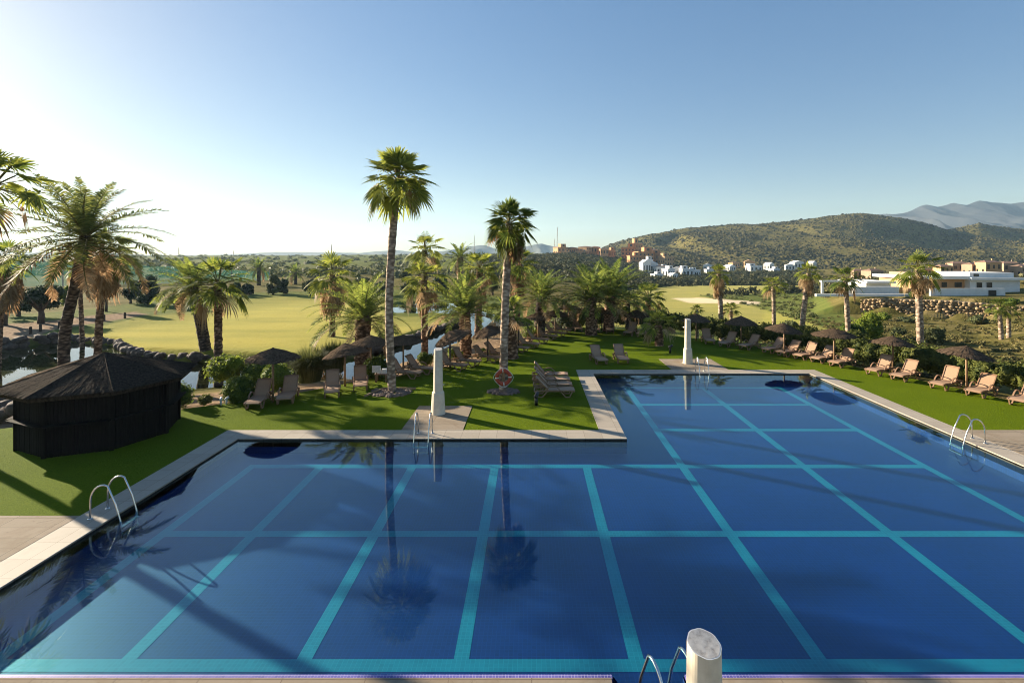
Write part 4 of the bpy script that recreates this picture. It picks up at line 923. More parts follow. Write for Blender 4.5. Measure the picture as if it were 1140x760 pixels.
# ------------------------------------------------------------------ sun loungers
def lounger_proto():
    root = thing('sun_lounger', '', 'sun lounger')
    fr = MB()
    for s in (-1, 1):
        fr.bar([(s*.31,-.95,.29),(s*.31,-.5,.31),(s*.31,.3,.315),(s*.31,.8,.33),(s*.31,.98,.3)], .05, .07)
    for y in (-.93, -.3, .3, .95): fr.bar([(-.31,y,.295),(.31,y,.295)], .05, .05, (0,1,0))
    obj('frame', fr.mesh('frame', M['resin']), root)
    for s in (-1, 1):
        for y0, sg in ((.62, 1), (-.62, -1)):
            mb = MB(); x = s*.31
            mb.bar([(x,y0-.3*sg,.29),(x,y0-.08*sg,.03),(x,y0+.12*sg,.03),(x,y0+.24*sg,.29)], .055, .05); obj('leg', mb.mesh('leg', M['resin']), root)
        mb = MB(); x = s*.36
        mb.bar([(x,-.42+.74*t,.3+.25*math.sin(math.pi*min(1,t*1.0))**.7) for t in [i/10 for i in range(11)]], .06, .035); obj('armrest', mb.mesh('armrest', M['resin']), root)
    st = MB(); ys = [-.28,0,.3,.6,.8,.98]; zs = [.335,.325,.335,.355,.36,.32]
    st.add([(x,y,z) for y, z in zip(ys, zs) for x in (-.28,.28)]+[(x,y,z-.02) for y, z in zip(ys, zs) for x in (-.28,.28)],
           [(2*i,2*i+1,2*i+3,2*i+2) for i in range(5)]+[(12+2*i,12+2*i+2,12+2*i+3,12+2*i+1) for i in range(5)]+[(0,12,13,1),(10,11,23,22)])
    obj('seat', st.mesh('seat', M['sling']), root)
    bk = MB(); n = 6                                       # hinged at its own origin, rises towards -Y
    pr = [(-.0,0),(-.16,.03),(-.32,.02),(-.5,.03),(-.66,.05),(-.76,.02)]
    bk.add([(x,y,z) for y, z in pr for x in (-.275,.275)]+[(x,y,z-.022) for y, z in pr for x in (-.275,.275)],
           [(2*i+2,2*i+3,2*i+1,2*i) for i in range(5)]+[(12+2*i+1,12+2*i+3,12+2*i+2,12+2*i) for i in range(5)]+[(0,1,13,12),(10,22,23,11),]+[(2*i,12+2*i,12+2*i+2,2*i+2) for i in range(5)]+[(2*i+3,12+2*i+3,12+2*i+1,2*i+1) for i in range(5)])
    b = obj('backrest', bk.mesh('backrest', M['sling']), root, (0,-.27,.34), (math.radians(-52),0,0))
    bf = MB()
    for s in (-1, 1): bf.bar([(s*.29,y,z) for y, z in pr], .045, .05)
    bf.bar([(-.3,-.765,.02),(0,-.785,.02),(.3,-.765,.02)], .05, .05, (0,1,0)); obj('back_frame', bf.mesh('back_frame', M['resin']), b)
    sb = MB(); sb.bar([(-.22,-.62,.3),(-.22,-.66,.62)], .03, .03); sb.bar([(.22,-.62,.3),(.22,-.66,.62)], .03, .03); obj('back_support', sb.mesh('back_support', M['resin']), root)
    return root
LP = lounger_proto(); LP.scale = (.95,.95,.97); used = False
def lounger(P, d, label, group, tilt=-52):
    global used
    rz = math.atan2(-d[0], d[1])                           # local +Y points to d
    if not used: LP.location = P; LP.rotation_euler = (0,0,rz); LP['label'] = label; LP['group'] = group; o = LP; used = True
    else: o = dup(LP, P, rz, label, group)
    for c in o.children:
        if c.name.startswith('backrest'): c.rotation_euler = (math.radians(tilt), 0, 0)
    return o
gL, gB, gR, gS = 'loungers along the left lawn edge', 'loungers along the back hedge', 'sunlit loungers along the right hedge', 'loungers pushed side by side'
LL = [(289,450,.22,-1,'brown lounger nearest the black hut, facing the pool',gL), (321,445,.28,-1,'second lounger from the black hut, right of the leftmost parasol post',gL),
 (370,438,.35,-1,'lounger left of the second parasol post from the hut',gL), (401,431,.4,-1,'lounger right of the second parasol post, beside the white sign board',gL),
 (450,420,1,-.2,'lounger partly hidden behind the tallest palm trunk',gL), (467,415,.9,-.3,'lounger between the tallest palm trunk and the near shower pillar',gL),
 (503,411,.85,-.35,'lounger just right of the near shower pillar, left of the tilted parasol post',gL), (518,406.5,.9,-.35,'lounger right of the first tilted parasol post',gL),
 (541,402,.9,-.35,'lounger under the second tilted parasol, left of the lifebuoy palm',gL), (553,398,.9,-.4,'lounger half hidden by the left side of the lifebuoy palm trunk',gL),
 (574,391,.9,-.45,'lounger just right of the lifebuoy palm trunk, nearest to it',gL), (586,386.5,.9,-.45,'second lounger right of the lifebuoy palm trunk',gL),
 (597,381.5,.9,-.45,'third lounger right of the lifebuoy palm, left of the post of a dark parasol',gL), (607,377.5,.9,-.45,'fourth lounger right of the lifebuoy palm in the receding row',gL),
 (617,374,.85,-.5,'fifth lounger right of the lifebuoy palm in the receding row',gL), (624,370.5,.75,-.6,'last lounger of the receding row, before the lawn corner',gL),
 (630,367,.35,-1,'lounger in the far lawn corner, left of the corner parasol post',gL), (642,368,.15,-1,'lounger in the far lawn corner, right of the corner parasol post',gL),
 (662,369,.0,-1,'back lounger under the twin feather palms, left one of its pair',gB), (679,369.5,-.1,-1,'back lounger under the twin feather palms, right one of its pair',gB),
 (702,372.5,-.6,-1,'back lounger left of the young low palm, left one of its pair',gB), (717,374,-.65,-1,'back lounger just left of the young low palm trunk',gB),
 (788,381.5,-.1,-1,'back lounger just right of the far shower pillar, seen head on',gB), (811,385,-.8,-.75,'back lounger under the striped parasol, left one of its pair',gB), (835,388,-.9,-.6,'back lounger under the striped parasol, right one of its pair',gB),
 (862,392,-.89,-.46,'sunlit tan lounger at the left end of the right row',gR), (879,395.5,-.89,-.46,'sunlit lounger right of the first parasol post in the right row',gR),
 (898,399,-.89,-.46,'sunlit lounger midway between the first two parasols of the right row',gR), (917,402.5,-.89,-.46,'sunlit lounger just left of the flat parasol post in the right row',gR),
 (938,407,-.89,-.46,'sunlit lounger right of the flat parasol post, a shadow across its back',gR), (980,416,-.89,-.46,'sunlit lounger left of the post of the pointed parasol in the right row',gR),
 (1008,422,-.89,-.46,'sunlit lounger right of the post of the pointed parasol',gR), (1053,431.5,-.89,-.46,'sunlit lounger left of the rightmost parasol post',gR),
 (1093,439.5,-.89,-.46,'sunlit lounger right of the rightmost parasol post, post shadow across its back',gR), (1143,450,-.89,-.46,'lounger cut off by the right edge of the photo',gR)]
rl = random.Random(3)
for px, py, dx, dy, lb, g in LL: lounger(at(px, py), (dx+rl.uniform(-.05,.05), dy), lb, g, -50+rl.uniform(-6, 6))
gf = 'pair of loungers out on the lawn'
lounger(at(666,403), (.18,-1), 'lone lounger out on the lawn behind the pool corner, left of a pair', gf, -46)
lounger(at(691,402), (.05,-1), 'lone lounger out on the lawn behind the pool corner, right of a pair', gf, -46)
for i, lb in enumerate(('nearest of four loungers pushed side by side beside the pool corner','second nearest of the four loungers pushed side by side','third nearest of the four loungers pushed side by side','farthest of the four loungers pushed side by side')):
    lounger((1.0-.03*i, 22.75+.98*i, 0), (1,-.02), lb, gS, -42-4*(i % 2))

# ------------------------------------------------------------------ thatched parasols
def canopy_mesh(seed, R=1.08, drop=.36, tiers=3):
    rg = random.Random(seed); mb = MB(); n = 28                # closed under-cone, then overlapping thatch strands with a ragged rim
    mb.add([(R*.96*math.cos(2*math.pi*k/n), R*.96*math.sin(2*math.pi*k/n), -drop) for k in range(n)]+[(0,0,0),(0,0,-.09)], [(k,(k+1) % n,n) for k in range(n)]+[((k+1) % n,k,n+1) for k in range(n)])
    for t in range(tiers):
        ro = R*(1-t/tiers*.93)+.03; ri = max(.0, ro-R*.55); m = int(130*ro/R)+30; lift = .03+.05*(t > 0)
        for k in range(m):
            a = 2*math.pi*(k+rg.random())/m; w_ = .05*rg.uniform(.6, 1.3)*max(.5, ro/R); ra = ro*(1+rg.uniform(-.05, .035)); c, s = math.cos(a), math.sin(a)
            z = lambda r: -drop*r/R+lift
            sag = rg.uniform(-.05, .01)-.03
            P = [(ri, w_*.5*max(.15, ri/ro), z(ri)+.015), (ri*.35+ra*.65, w_, z(ri*.35+ra*.65)+rg.uniform(-.01,.02)), (ra, w_*.8, z(ra)+sag)]
            vs = []
            for r, ww, zz in P: vs += [(r*c-ww*s, r*s+ww*c, zz), (r*c+ww*s, r*s-ww*c, zz)]
            mb.add(vs, [(0,1,3,2),(2,3,5,4)])
    mb.tube([(0,0,-.02),(0,0,.1)], [.09,.05], 8)
    return mb.mesh('canopy', M['thatch'])
CAN = [canopy_mesh(s) for s in (1, 2)]+[canopy_mesh(3, tiers=4, drop=.45), canopy_mesh(4, R=1.12, drop=.27)]
g = 'thatched parasols round the lawn'
def parasol(px, py, top_py, label, can=0, tilt=(0,0), s=1.0, lean=0, post='postwood'):
    P = at(px, py); z = H-(top_py-PY)/F*P.y
    root = thing('thatched_parasol', label, 'parasol', P, 0, g)
    mb = MB(); mb.tube([(0,0,-.1),(0,0,z*.5),(lean,0,z-.04)], [.05,.047,.042], 10); obj('post', mb.mesh('post', M[post], True), root)
    obj('canopy', CAN[can], root, (lean,0,z), (tilt[0], tilt[1], random.uniform(0, 6.28) if tilt == (0,0) else 0), s)
    co = MB(); co.lathe([(.075,z-.24),(.075,z-.17),(.05,z-.16)], 12, (lean,0,0)); obj('collar', co.mesh('collar', M['black'], True), root)
R_ = math.radians
parasol(304,447,389.5,'leftmost thatched parasol, between the first two loungers by the hut',0,s=1.0)
parasol(384,430,384,'thatched parasol with sagging tilted canopy, second from the hut',2,(R_(-4),R_(-9)),s=.98)
parasol(413,420,375,'thatched parasol half hidden behind the tallest palm, on its left side',1,s=.95)
parasol(449,414.5,374.5,'thatched parasol just right of the tallest palm trunk',3,s=.95)
parasol(501,409,370,'dark parasol tilted steeply to the left behind the near shower pillar',0,(R_(8),R_(-22)),s=.98,post='bark')
parasol(543,402,364,'dark parasol tilted to the left beside the lifebuoy palm trunk',1,(R_(4),R_(-14)),s=.98,post='bark')
parasol(577,387,354,'dark pointed parasol just right of the lifebuoy palm trunk',2,s=.9,post='bark')
parasol(599,378,349,'dark parasol in the middle of the receding left row',0,s=.98)
parasol(618,373,346,'dark parasol second from the far lawn corner',1,s=.98)
parasol(633,367,340,'dark parasol at the far left lawn corner',3,s=.95)
parasol(670,367.5,343,'dark parasol under the twin lush feather palms',0,s=1.0,post='bark')
parasol(709,370,346,'dark parasol behind the young low palm on the back side',2,s=.95,post='bark')
parasol(775,379,350.5,'thatched parasol directly behind the far shower pillar',2,s=.95)
parasol(825,383.5,353,'striped thatched parasol right of the far shower pillar',2,s=1.0)
parasol(873,397,361.5,'first thatched parasol of the sunlit right row',0,(R_(3),R_(5)),s=.98)
parasol(928.5,407,367.5,'flat thatched parasol, second of the sunlit right row',3,s=1.02)
parasol(994,413.5,375.5,'pointed thatched parasol, third of the sunlit right row',1,(R_(-2),R_(4)),s=.98)
parasol(1076,434.5,387,'rightmost thatched parasol with yellowish post',0,(R_(2),R_(7)),s=1.0)

# ------------------------------------------------------------------ small things on the lawn
by = thing('lifebuoy', 'red lifebuoy with pale bands hung on the tall palm trunk', 'lifebuoy', atY(560.5,420,23.05))
mb = MB(); RR, rr = .3, .085; n, m = 40, 12
for i in range(n):
    for j in range(m):
        a, b = 2*math.pi*i/n, 2*math.pi*j/m; mb.v.append(((RR+rr*math.cos(b))*math.cos(a), rr*.7*math.sin(b), (RR+rr*math.cos(b))*math.sin(a)))
for i in range(n):
    for j in range(m): mb.f.append((i*m+j, ((i+1) % n)*m+j, ((i+1) % n)*m+(j+1) % m, i*m+(j+1) % m)); mb.m.append(1 if i % 10 < 1 else 0)
obj('ring', mb.mesh('ring', [M['buoyred'], M['whiteplastic']], True), by)
mb = MB(); mb.tube([((RR+.12)*math.cos(2*math.pi*i/24)*(1+.08*math.cos(8*math.pi*i/24)), -.01, (RR+.12)*math.sin(2*math.pi*i/24)*(1+.08*math.cos(8*math.pi*i/24))) for i in range(25)], .012, 6); obj('rope', mb.mesh('rope', M['whiteplastic']), by)
mb = MB(); mb.box((0,.06,.05), (.12,.06,.5)); mb.box((0,0,.36), (.05,.2,.04)); obj('hook_board', mb.mesh('hook_board', M['postwood']), by)

def stone_bed(P, rx, ry, label, edged, seed):
    root = thing('stone_bed', label, 'stone bed', P); rg = random.Random(seed); mb = MB()
    for i in range(260):
        a = rg.uniform(0, 6.28); q = math.sqrt(rg.random()); x, y = rx*q*math.cos(a), ry*q*math.sin(a)
        if edged and y > ry*.45: continue
        s = rg.uniform(.05, .12); R = Matrix.Rotation(rg.uniform(0, 6.28), 3, 'Z')
        vs = []
        for th, k in ((0,1),(1,6),(2,6),(3,1)):
            for j in range(k):
                b = 2*math.pi*j/6; r = (0,.9,1,0)[th]*s*rg.uniform(.8,1.2); vs.append(Vector((x,y,0))+R @ Vector((r*math.cos(b), r*.8*math.sin(b), (s*.75, s*.5, -.02, -.03)[th])))
        mb.add(vs, [(0,1+j,1+(j+1) % 6) for j in range(6)]+[(1+j,7+j,7+(j+1) % 6,1+(j+1) % 6) for j in range(6)])
    o = obj('stones', mb.mesh('stones', M['pebble']), root); o['kind'] = 'stuff'
    if edged:
        mb = MB(); mb.bar([(-rx*1.05,-ry*.9,.04),(-rx*.55,ry*.5,.04)], .06, .1, (1,0,0)); obj('edging', mb.mesh('edging', M['palerock']), root)
        mb = MB(); mb.bar([(-rx*.55,ry*.5,.04),(rx*1.05,ry*.5,.04)], .06, .1, (0,1,0)); obj('edging', mb.mesh('edging', M['palerock']), root)
stone_bed((-6.5,23.4,0), .95, .9, 'triangular edged bed of brown stones round the tallest palm', True, 3)
stone_bed((-1.32,23.4,0), .72, .55, 'ring of loose stones round the foot of the lifebuoy palm', False, 4)

def spot(P, label, rz, white=False):
    root = thing('garden_spotlight', label, 'garden light', P, rz, 'garden spotlights'); m = M['whiteplastic' if white else 'black']; k = .6 if white else 1
    mb = MB(); mb.lathe([(.07*k,0),(.07*k,.3*k),(.05*k,.32*k)], 14); obj('body', mb.mesh('body', m, True), root)
    mb = MB(); mb.tube([(-.08*k,0,.36*k),(.16*k,0,.5*k)], [.09*k,.075*k], 14); obj('lamp_head', mb.mesh('lamp_head', m, True), root)
    mb = MB(); mb.tube([(.155*k,0,.498*k),(.165*k,0,.502*k)], .062*k, 14); obj('lens', mb.mesh('lens', M['whiteplastic'], True), root)
spot(at(597,451), 'black garden spotlight beside the nearest of the four loungers', 1.2)
spot(at(746,393), 'black garden spotlight between the young low palm and the far shower pillar', 0)
spot(at(246,451), 'small white ground light on the lawn edge, left of a pair below the clipped bush', 2, True)
spot(at(252,450), 'small white ground light on the lawn edge, right of a pair below the clipped bush', 1, True)
sg = thing('sign_board', 'plain white board on a short stake in front of the clipped bush', 'sign', at(419,426))
mb = MB(); mb.box((0,0,.68), (.42,.03,.34)); obj('board', mb.mesh('board', M['towel']), sg)
mb = MB(); mb.box((0,.03,.3), (.05,.03,.62)); obj('stake', mb.mesh('stake', M['postwood']), sg)
tb = thing('side_table', 'low brown side table next to the white sign board', 'table', at(425,424.5))
mb = MB(); mb.box((0,0,.4), (.62,.45,.035)); obj('tabletop', mb.mesh('tabletop', M['resin']), tb)
for i in (-1, 1):
    for j in (-1, 1): mb = MB(); mb.box((i*.26,j*.18,.19), (.045,.045,.38)); obj('leg', mb.mesh('leg', M['resin']), tb)
p0 = Vector(tb.location)
for i, (dx, lb) in enumerate(((-.16,'folded white towel on the low side table, left one'),(.14,'folded white towel on the low side table, right one'))):
    mb = MB()
    for k in range(4): mb.box((0,.01*(k % 2),.03+.055*k), (.26-.012*k,.3,.05), .1*k-.1*i)
    tag(obj('folded_towel', mb.mesh('folded_towel', M['towel']), None, p0+Vector((dx,0,.418))), lb, 'towel', 'towels on the side table')

# ------------------------------------------------------------------ rocks edging the pond
def rock_mesh(seed, m):
    rg = random.Random(seed); V = []; n, k = 10, 7; sx, sy, sz = rg.uniform(.8,1.2), rg.uniform(.7,1), rg.uniform(.6,.85)
    off = Vector((rg.uniform(0,50),)*3)
    for i in range(k+1):
        th = math.pi*i/k
        for j in range(n):
            a = 2*math.pi*j/n; d = Vector((math.sin(th)*math.cos(a), math.sin(th)*math.sin(a), math.cos(th)))
            q = 1+.38*mnoise.noise(d*1.3+off)+.18*mnoise.noise(d*3.1+off); q = min(q, 1.12); V.append((d.x*sx*q, d.y*sy*q, d.z*sz*q))
    Fc = [(i*n+j,(i+1)*n+j,(i+1)*n+(j+1) % n,i*n+(j+1) % n) for i in range(k) for j in range(n)]
    return np_mesh('boulder', V, Fc, m)
RK = [rock_mesh(s, M['rock']) for s in range(7)]
def rocks(px_line, sizes, step, label, group, seed, lift=.1, z=POND_Z, stack=1, back=0.0):
    rg = random.Random(seed); pts = [at(px, py, z) for px, py in px_line]
    for a, b in zip(pts, pts[1:]):
        n = max(1, int((b-a).length/step))
        for i in range(n):
            for q in range(stack):
                p = a+(b-a)*((i+.5*(q % 2))/n); s = rg.uniform(*sizes)
                o = obj('boulder', RK[rg.randrange(7)], None, (p.x+rg.uniform(-.15,.15), p.y+back+.35*q+rg.uniform(-.15,.2), z+lift+q*sizes[0]*1.05+rg.uniform(-.05,.1)), (rg.uniform(-.3,.3), rg.uniform(-.3,.3), rg.uniform(0,6.28)), s)
                tag(o, label, 'rock', group)
rocks([(-90,393),(-40,391),(0,389),(74,380.5)], (.42,.62), .95, 'big brown rock in the stacked wall along the far pond bank at the left', 'rocks in the left pond wall', 1, .12, stack=2, back=.6)
rocks([(74,380.5),(124,385),(150,399),(225,404),(262,406)], (.34,.55), .72, 'rounded brown boulder edging the pond below the broad fairway', 'boulders along the pond below the fairway', 2, .2, back=.45)
rocks([(262,406),(300,407),(345,408)], (.36,.58), .9, 'brown boulder on the pond bank behind the leftmost parasol', 'boulders behind the leftmost parasol', 3, .25)
rocks([(400,397),(440,385),(475,372),(511,361)], (.35,.6), .9, 'dark boulder on the fairway bank of the narrow stream', 'boulders on the stream bank', 4, .25)
rocks([(196,433),(240,429),(290,425)], (.2,.36), 1.1, 'low stone on the near pond edge behind the shrubs', 'stones on the near pond edge', 5, .1)
rocks([(430,415),(470,404),(490,392),(520,380)], (.15,.3), 1.3, 'low pale stone on the near bank of the stream', 'stones on the near stream bank', 6, .08)
rocks([(-30,452),(0,466),(22,470)], (.3,.5), .7, 'brown rock heaped left of the black hut', 'rocks beside the hut', 7, .1, z=-.1, stack=2)
def bollard_row():
    mb = MB(); mb.lathe([(.11,-.1),(.11,.62),(.08,.68),(.02,.7)], 12); me = mb.mesh('path_bollard', M['bark'], True)
    for px, py, lb in [(34,372,'short dark path bollard nearest the pond wall at the left'),(45,369,'second short path bollard from the left'),(66,365.5,'path bollard just left of the leaning date palm trunk'),(116,357,'path bollard right of the shaggy fan palm trunk'),(139,354.5,'path bollard at the right end of the earth path')]:
        P = hit(px, py); tag(obj('path_bollard', me, None, P), lb, 'bollard', 'bollards along the earth path')
bollard_row()

# ------------------------------------------------------------------ driving range net, masts
def net():
    m_, t, b, o = mat('green_net'); b.inputs['Base Color'].default_value = (.03,.11,.085,1); b.inputs['Roughness'].default_value = .8
    tr = N(t, 'ShaderNodeBsdfTransparent'); tl = N(t, 'ShaderNodeBsdfTranslucent'); tl.inputs[0].default_value = (.045,.16,.125,1)
    m1 = N(t, 'ShaderNodeMixShader'); m1.inputs[0].default_value = .4; m2 = N(t, 'ShaderNodeMixShader'); m2.inputs[0].default_value = .5
    t.links.new(b.outputs[0], m1.inputs[1]); t.links.new(tl.outputs[0], m1.inputs[2]); t.links.new(tr.outputs[0], m2.inputs[1]); t.links.new(m1.outputs[0], m2.inputs[2]); t.links.new(m2.outputs[0], o.inputs[0])
    root = thing('driving_range_net', 'tall green driving range net between poles beyond the fairway', 'net', (0,0,0))
    pts = [Vector(((px-PX)/F*Y, Y)) for px, Y in [(-260,100),(-120,106),(0,112),(70,116),(140,120),(200,124),(258,132),(300,140)]]
    tops = [5.5,5.5,5.2,4.6,4.0,3.4,2.4,1.6]
    for i, p in enumerate(pts):
        mb = MB(); z = T(p.x, p.y); mb.tube([(p.x,p.y,z-.5),(p.x,p.y,tops[i]+.3)], .12, 6); obj('net_pole', mb.mesh('net_pole', M['mastmetal']), root)
    for i in range(len(pts)-1):
        a, b = pts[i], pts[i+1]; mb = MB(); mb.add([(a.x,a.y,T(a.x,a.y)),(b.x,b.y,T(b.x,b.y)),(b.x,b.y,tops[i+1]),((a.x+b.x)/2,(a.y+b.y)/2,(tops[i]+tops[i+1])/2-.25),(a.x,a.y,tops[i])], [(0,1,2,3,4)]); obj('net_panel', mb.mesh('net_panel', m_), root)
net()
def mast(px, Y, top_py, label, w0=1.0):
    X = (px-PX)/F*Y; z0 = T(X, Y); h = H-(top_py-PY)/F*Y-z0; mb = MB(); nseg = max(6, int(h/2.5))
    for i in range(4):
        a = math.pi/4+i*math.pi/2; mb.tube([(w0*math.cos(a), w0*math.sin(a), -1),(w0*.15*math.cos(a), w0*.15*math.sin(a), h)], .12, 4)
    for k in range(nseg):
        f0, f1 = k/nseg, (k+1)/nseg; r0, r1 = w0*(1-.85*f0), w0*(1-.85*f1)
        for i in range(4):
            a, b = math.pi/4+i*math.pi/2, math.pi/4+(i+1)*math.pi/2
            mb.tube([(r0*math.cos(a), r0*math.sin(a), h*f0),(r1*math.cos(b), r1*math.sin(b), h*f1)], .07, 3, cap=False)
    tag(obj('lattice_mast', mb.mesh('lattice_mast', M['mastmetal']), None, (X,Y,z0)), label, 'mast')
mast(620.5, 560, 253, 'tallest lattice mast beside the houses on the ridge', 1.3)
mast(617.5, 540, 266, 'short thin mast just left of the tallest lattice mast', .7)
mast(528, 620, 262, 'lattice mast above the low hills left of the lifebuoy palm', 1.0)
mast(199, 640, 275, 'thin mast on the horizon near the twin pond palms', .9)
mast(260, 700, 279, 'faint thin mast on the horizon left of the distant feather palms', .8)
mast(369, 500, 272, 'thin mast above the lone skirted fan palm', .8)

# ------------------------------------------------------------------ houses
def house(px, pyb, w, h, label, wall='whitewall', roof='flat', d=None, Y=None, nwin=3, storeys=1, group=None, kind='white_villa', rz=0, z=None, seed=0, chim=False):
    if Y is None: P = hit(px, pyb, 45, 900)
    else:
        X = (px-PX)/F*Y; P = Vector((X, Y, H-(pyb-PY)/F*Y if z is None else z))
    k = P.y/F; W, Hh = w*k, h*k; D = d if d else W*.8; rg = random.Random(seed+int(px))
    root = thing(kind, label, 'house' if kind != 'apartment_block' else 'apartment block', P, rz, group); wm = M[wall]
    mb = MB(); mb.box((0,0,Hh/2-1.5), (W,D,Hh+3)); obj('wall', mb.mesh('wall', wm), root)
    rf = MB()
    if roof == 'flat':
        rf.box((0,0,Hh+.12*Hh/2), (W*1.05,D*1.05,Hh*.1)); obj('roof', rf.mesh('roof', wm), root)
        sx = rg.choice((-1,1)); us = MB(); us.box((sx*W*.2,D*.1,Hh*1.1+Hh*.2), (W*.5,D*.6,Hh*.4)); u_ = obj('upper_storey', us.mesh('upper_storey', wm), root)
        uw = MB(); uw.box((sx*W*.2,-D*.2-.02,Hh*1.3), (W*.18,.12,Hh*.22)); obj('window', uw.mesh('window', M['glass']), u_)
    elif roof == 'hip':
        e = .35*k*3; x, y, zz = W/2+e*.3, D/2+e*.3, Hh; rh = Hh*.13
        rf.add([(-x,-y,zz),(x,-y,zz),(x,y,zz),(-x,y,zz),(-x*.45,0,zz+rh),(x*.45,0,zz+rh)], [(0,1,5,4),(1,2,5),(2,3,4,5),(3,0,4),(3,2,1,0)]); r = obj('roof', rf.mesh('roof', M['rooftile']), root)
        if chim: c = MB(); c.box((W*.25,0,zz+rh), (W*.07,W*.07,rh*1.2)); obj('chimney', c.mesh('chimney', wm), r)
    else:
        x, y, zz = W/2*1.04, D/2*1.04, Hh; rh = Hh*.3
        rf.add([(-x,-y,zz),(x,-y,zz),(x,y,zz),(-x,y,zz),(0,-y,zz+rh),(0,y,zz+rh)], [(0,1,4),(1,2,5,4),(2,3,5),(3,0,4,5),(3,2,1,0)]); obj('roof', rf.mesh('roof', wm), root)
    for s in range(storeys):
        for i in range(nwin):
            ww = W/nwin*rg.uniform(.3,.5); wh = Hh/storeys*rg.uniform(.4,.55); x = -W/2+W*(i+.5)/nwin; zc = Hh*(s+.5)/storeys
            f = MB(); f.box((x,-D/2-.02,zc), (ww,.12,wh)); q = obj('window', f.mesh('window', M['glass']), root)
    for i in range(max(1, nwin-1)):
        f = MB(); y = -D/2+D*(i+.5)/max(1, nwin-1); f.box((-W/2-.02,y,Hh*.5), (.12,D/nwin*.4,Hh/storeys*.45)); obj('window', f.mesh('window', M['glass']), root)
    return root
gt = 'terracotta houses on the ridge'
T1 = [(630,287,9,6,'low terracotta house below the left end of the ridge row','flat',1),(645,286,9,6,'low ochre house in front of the middle of the ridge row','flat',1),(672,284,9,7,'terracotta house between the ridge row and the tower blocks','hip',1),(680,286,8,7,'small ochre house left of the tower blocks','flat',1),(624,285,13,9,'terracotta house at the left end of the ridge, below the tallest mast','flat',2),(637,284,10,8,'terracotta house second from the left on the ridge',"hip",1),(652,283,14,8,'dark red terracotta house in the middle of the ridge row','hip',2),(663,282,10,7,'brownish house at the right end of the ridge row','hip',1)]
for i, (px, pb, w_, h_, lb, rf, st) in enumerate(T1): house(px, pb, w_, h_, lb, 'ochre' if i % 2 == 0 else 'terracotta', rf, Y=455+i*3, nwin=3, storeys=st, group=gt, kind='terracotta_house', rz=.2*i-.3, seed=i)
ga = 'terracotta apartment blocks below the hill'
A1 = [(691,288,12,11,'terracotta block with two square towers, highest of the cluster','flat',3,472),(700,286,8,13,'tall slim terracotta tower block in the cluster','flat',3,480),(708,294,15,12,'orange terraced block in the middle of the cluster','flat',3,446),(716,291,11,12,'terracotta block with stepped top right of the cluster centre','hip',3,462),(725,294,13,10,'orange block at the right of the cluster','flat',2,450),(733,296,11,9,'lowest orange block at the right end of the cluster','flat',2,436),(697,295,11,9,'pale ochre block at the lower left of the cluster','flat',2,438)]
for i, (px, pb, w_, h_, lb, rf, st, Y) in enumerate(A1): house(px+9, pb, w_*1.2, h_*1.05, lb, ['terracotta','ochre'][i % 2], rf, Y=Y, nwin=4, storeys=st, group=ga, kind='apartment_block', rz=.25*((i*3) % 4)-.35, seed=30+i)
gw = 'white villas in the valley'
W1_ = [(718,304,9,10,'tall white villa at the left end of the valley cluster','gable'),(726,304,11,9,'white villa with long sloping roof in the left valley cluster','gable'),(736,306,13,8,'wide white villa in the middle of the left valley cluster','hip'),(744,308,10,7,'low white villa at the front of the left valley cluster','flat'),(731,311,9,5,'small white outbuilding below the left valley cluster','flat'),
 (754,307,10,7,'white gabled villa left of the bluish shaded villas','gable'),(764,308,11,7,'shaded bluish white villa in the valley','flat'),(773,308,9,6,'shaded white villa at the right end of the first valley row','flat'),
 (721,299,8,8,'highest white villa at the left end of the valley cluster','flat'),(730,302,9,6,'white villa with terrace above the long sloping roof','hip'),(741,303,8,5,'small white villa on the upper row of the left valley cluster','flat'),(749,311,8,5,'lowest white villa at the front right of the left valley cluster','gable'),(758,303,8,5,'white villa with tiled roof above the bluish shaded villas','hip'),
 (788,302,8,6,'white villa on the rise left of the slim skirted palm','gable'),(789,306,7,5,'lower white villa left of the slim skirted palm','flat'),(812,302,9,5,'white villa right of the slim skirted palm','gable'),(817,298,8,5,'pinkish villa above the white villa right of the slim skirted palm','hip'),
 (834,298,9,6,'cream villa with bright gable in the middle of the valley','gable'),(839,302,12,5,'long white villa in the middle of the valley','flat'),(856,301,8,6,'white gabled villa left of the small neat palm','gable'),(862,304,8,4,'bluish white villa behind the small neat palm','flat'),(879,301,8,5,'white gabled villa right of the small neat palm','gable'),(887,299,10,6,'white villa with pointed roof left of the leaning palm','gable'),(904,298,7,5,'white villa behind the leaning palm crown','gable')]
for i, (px, pb, w_, h_, lb, rf) in enumerate(W1_): house(px, pb, w_*1.15, h_*1.15, lb, 'ochre' if 'cream' in lb or 'pinkish' in lb else 'whitewall', rf, nwin=3, group=gw, rz=[.35,-.3,.1,.6][i % 4], seed=60+i)
gr = 'terracotta houses behind the modern villa'
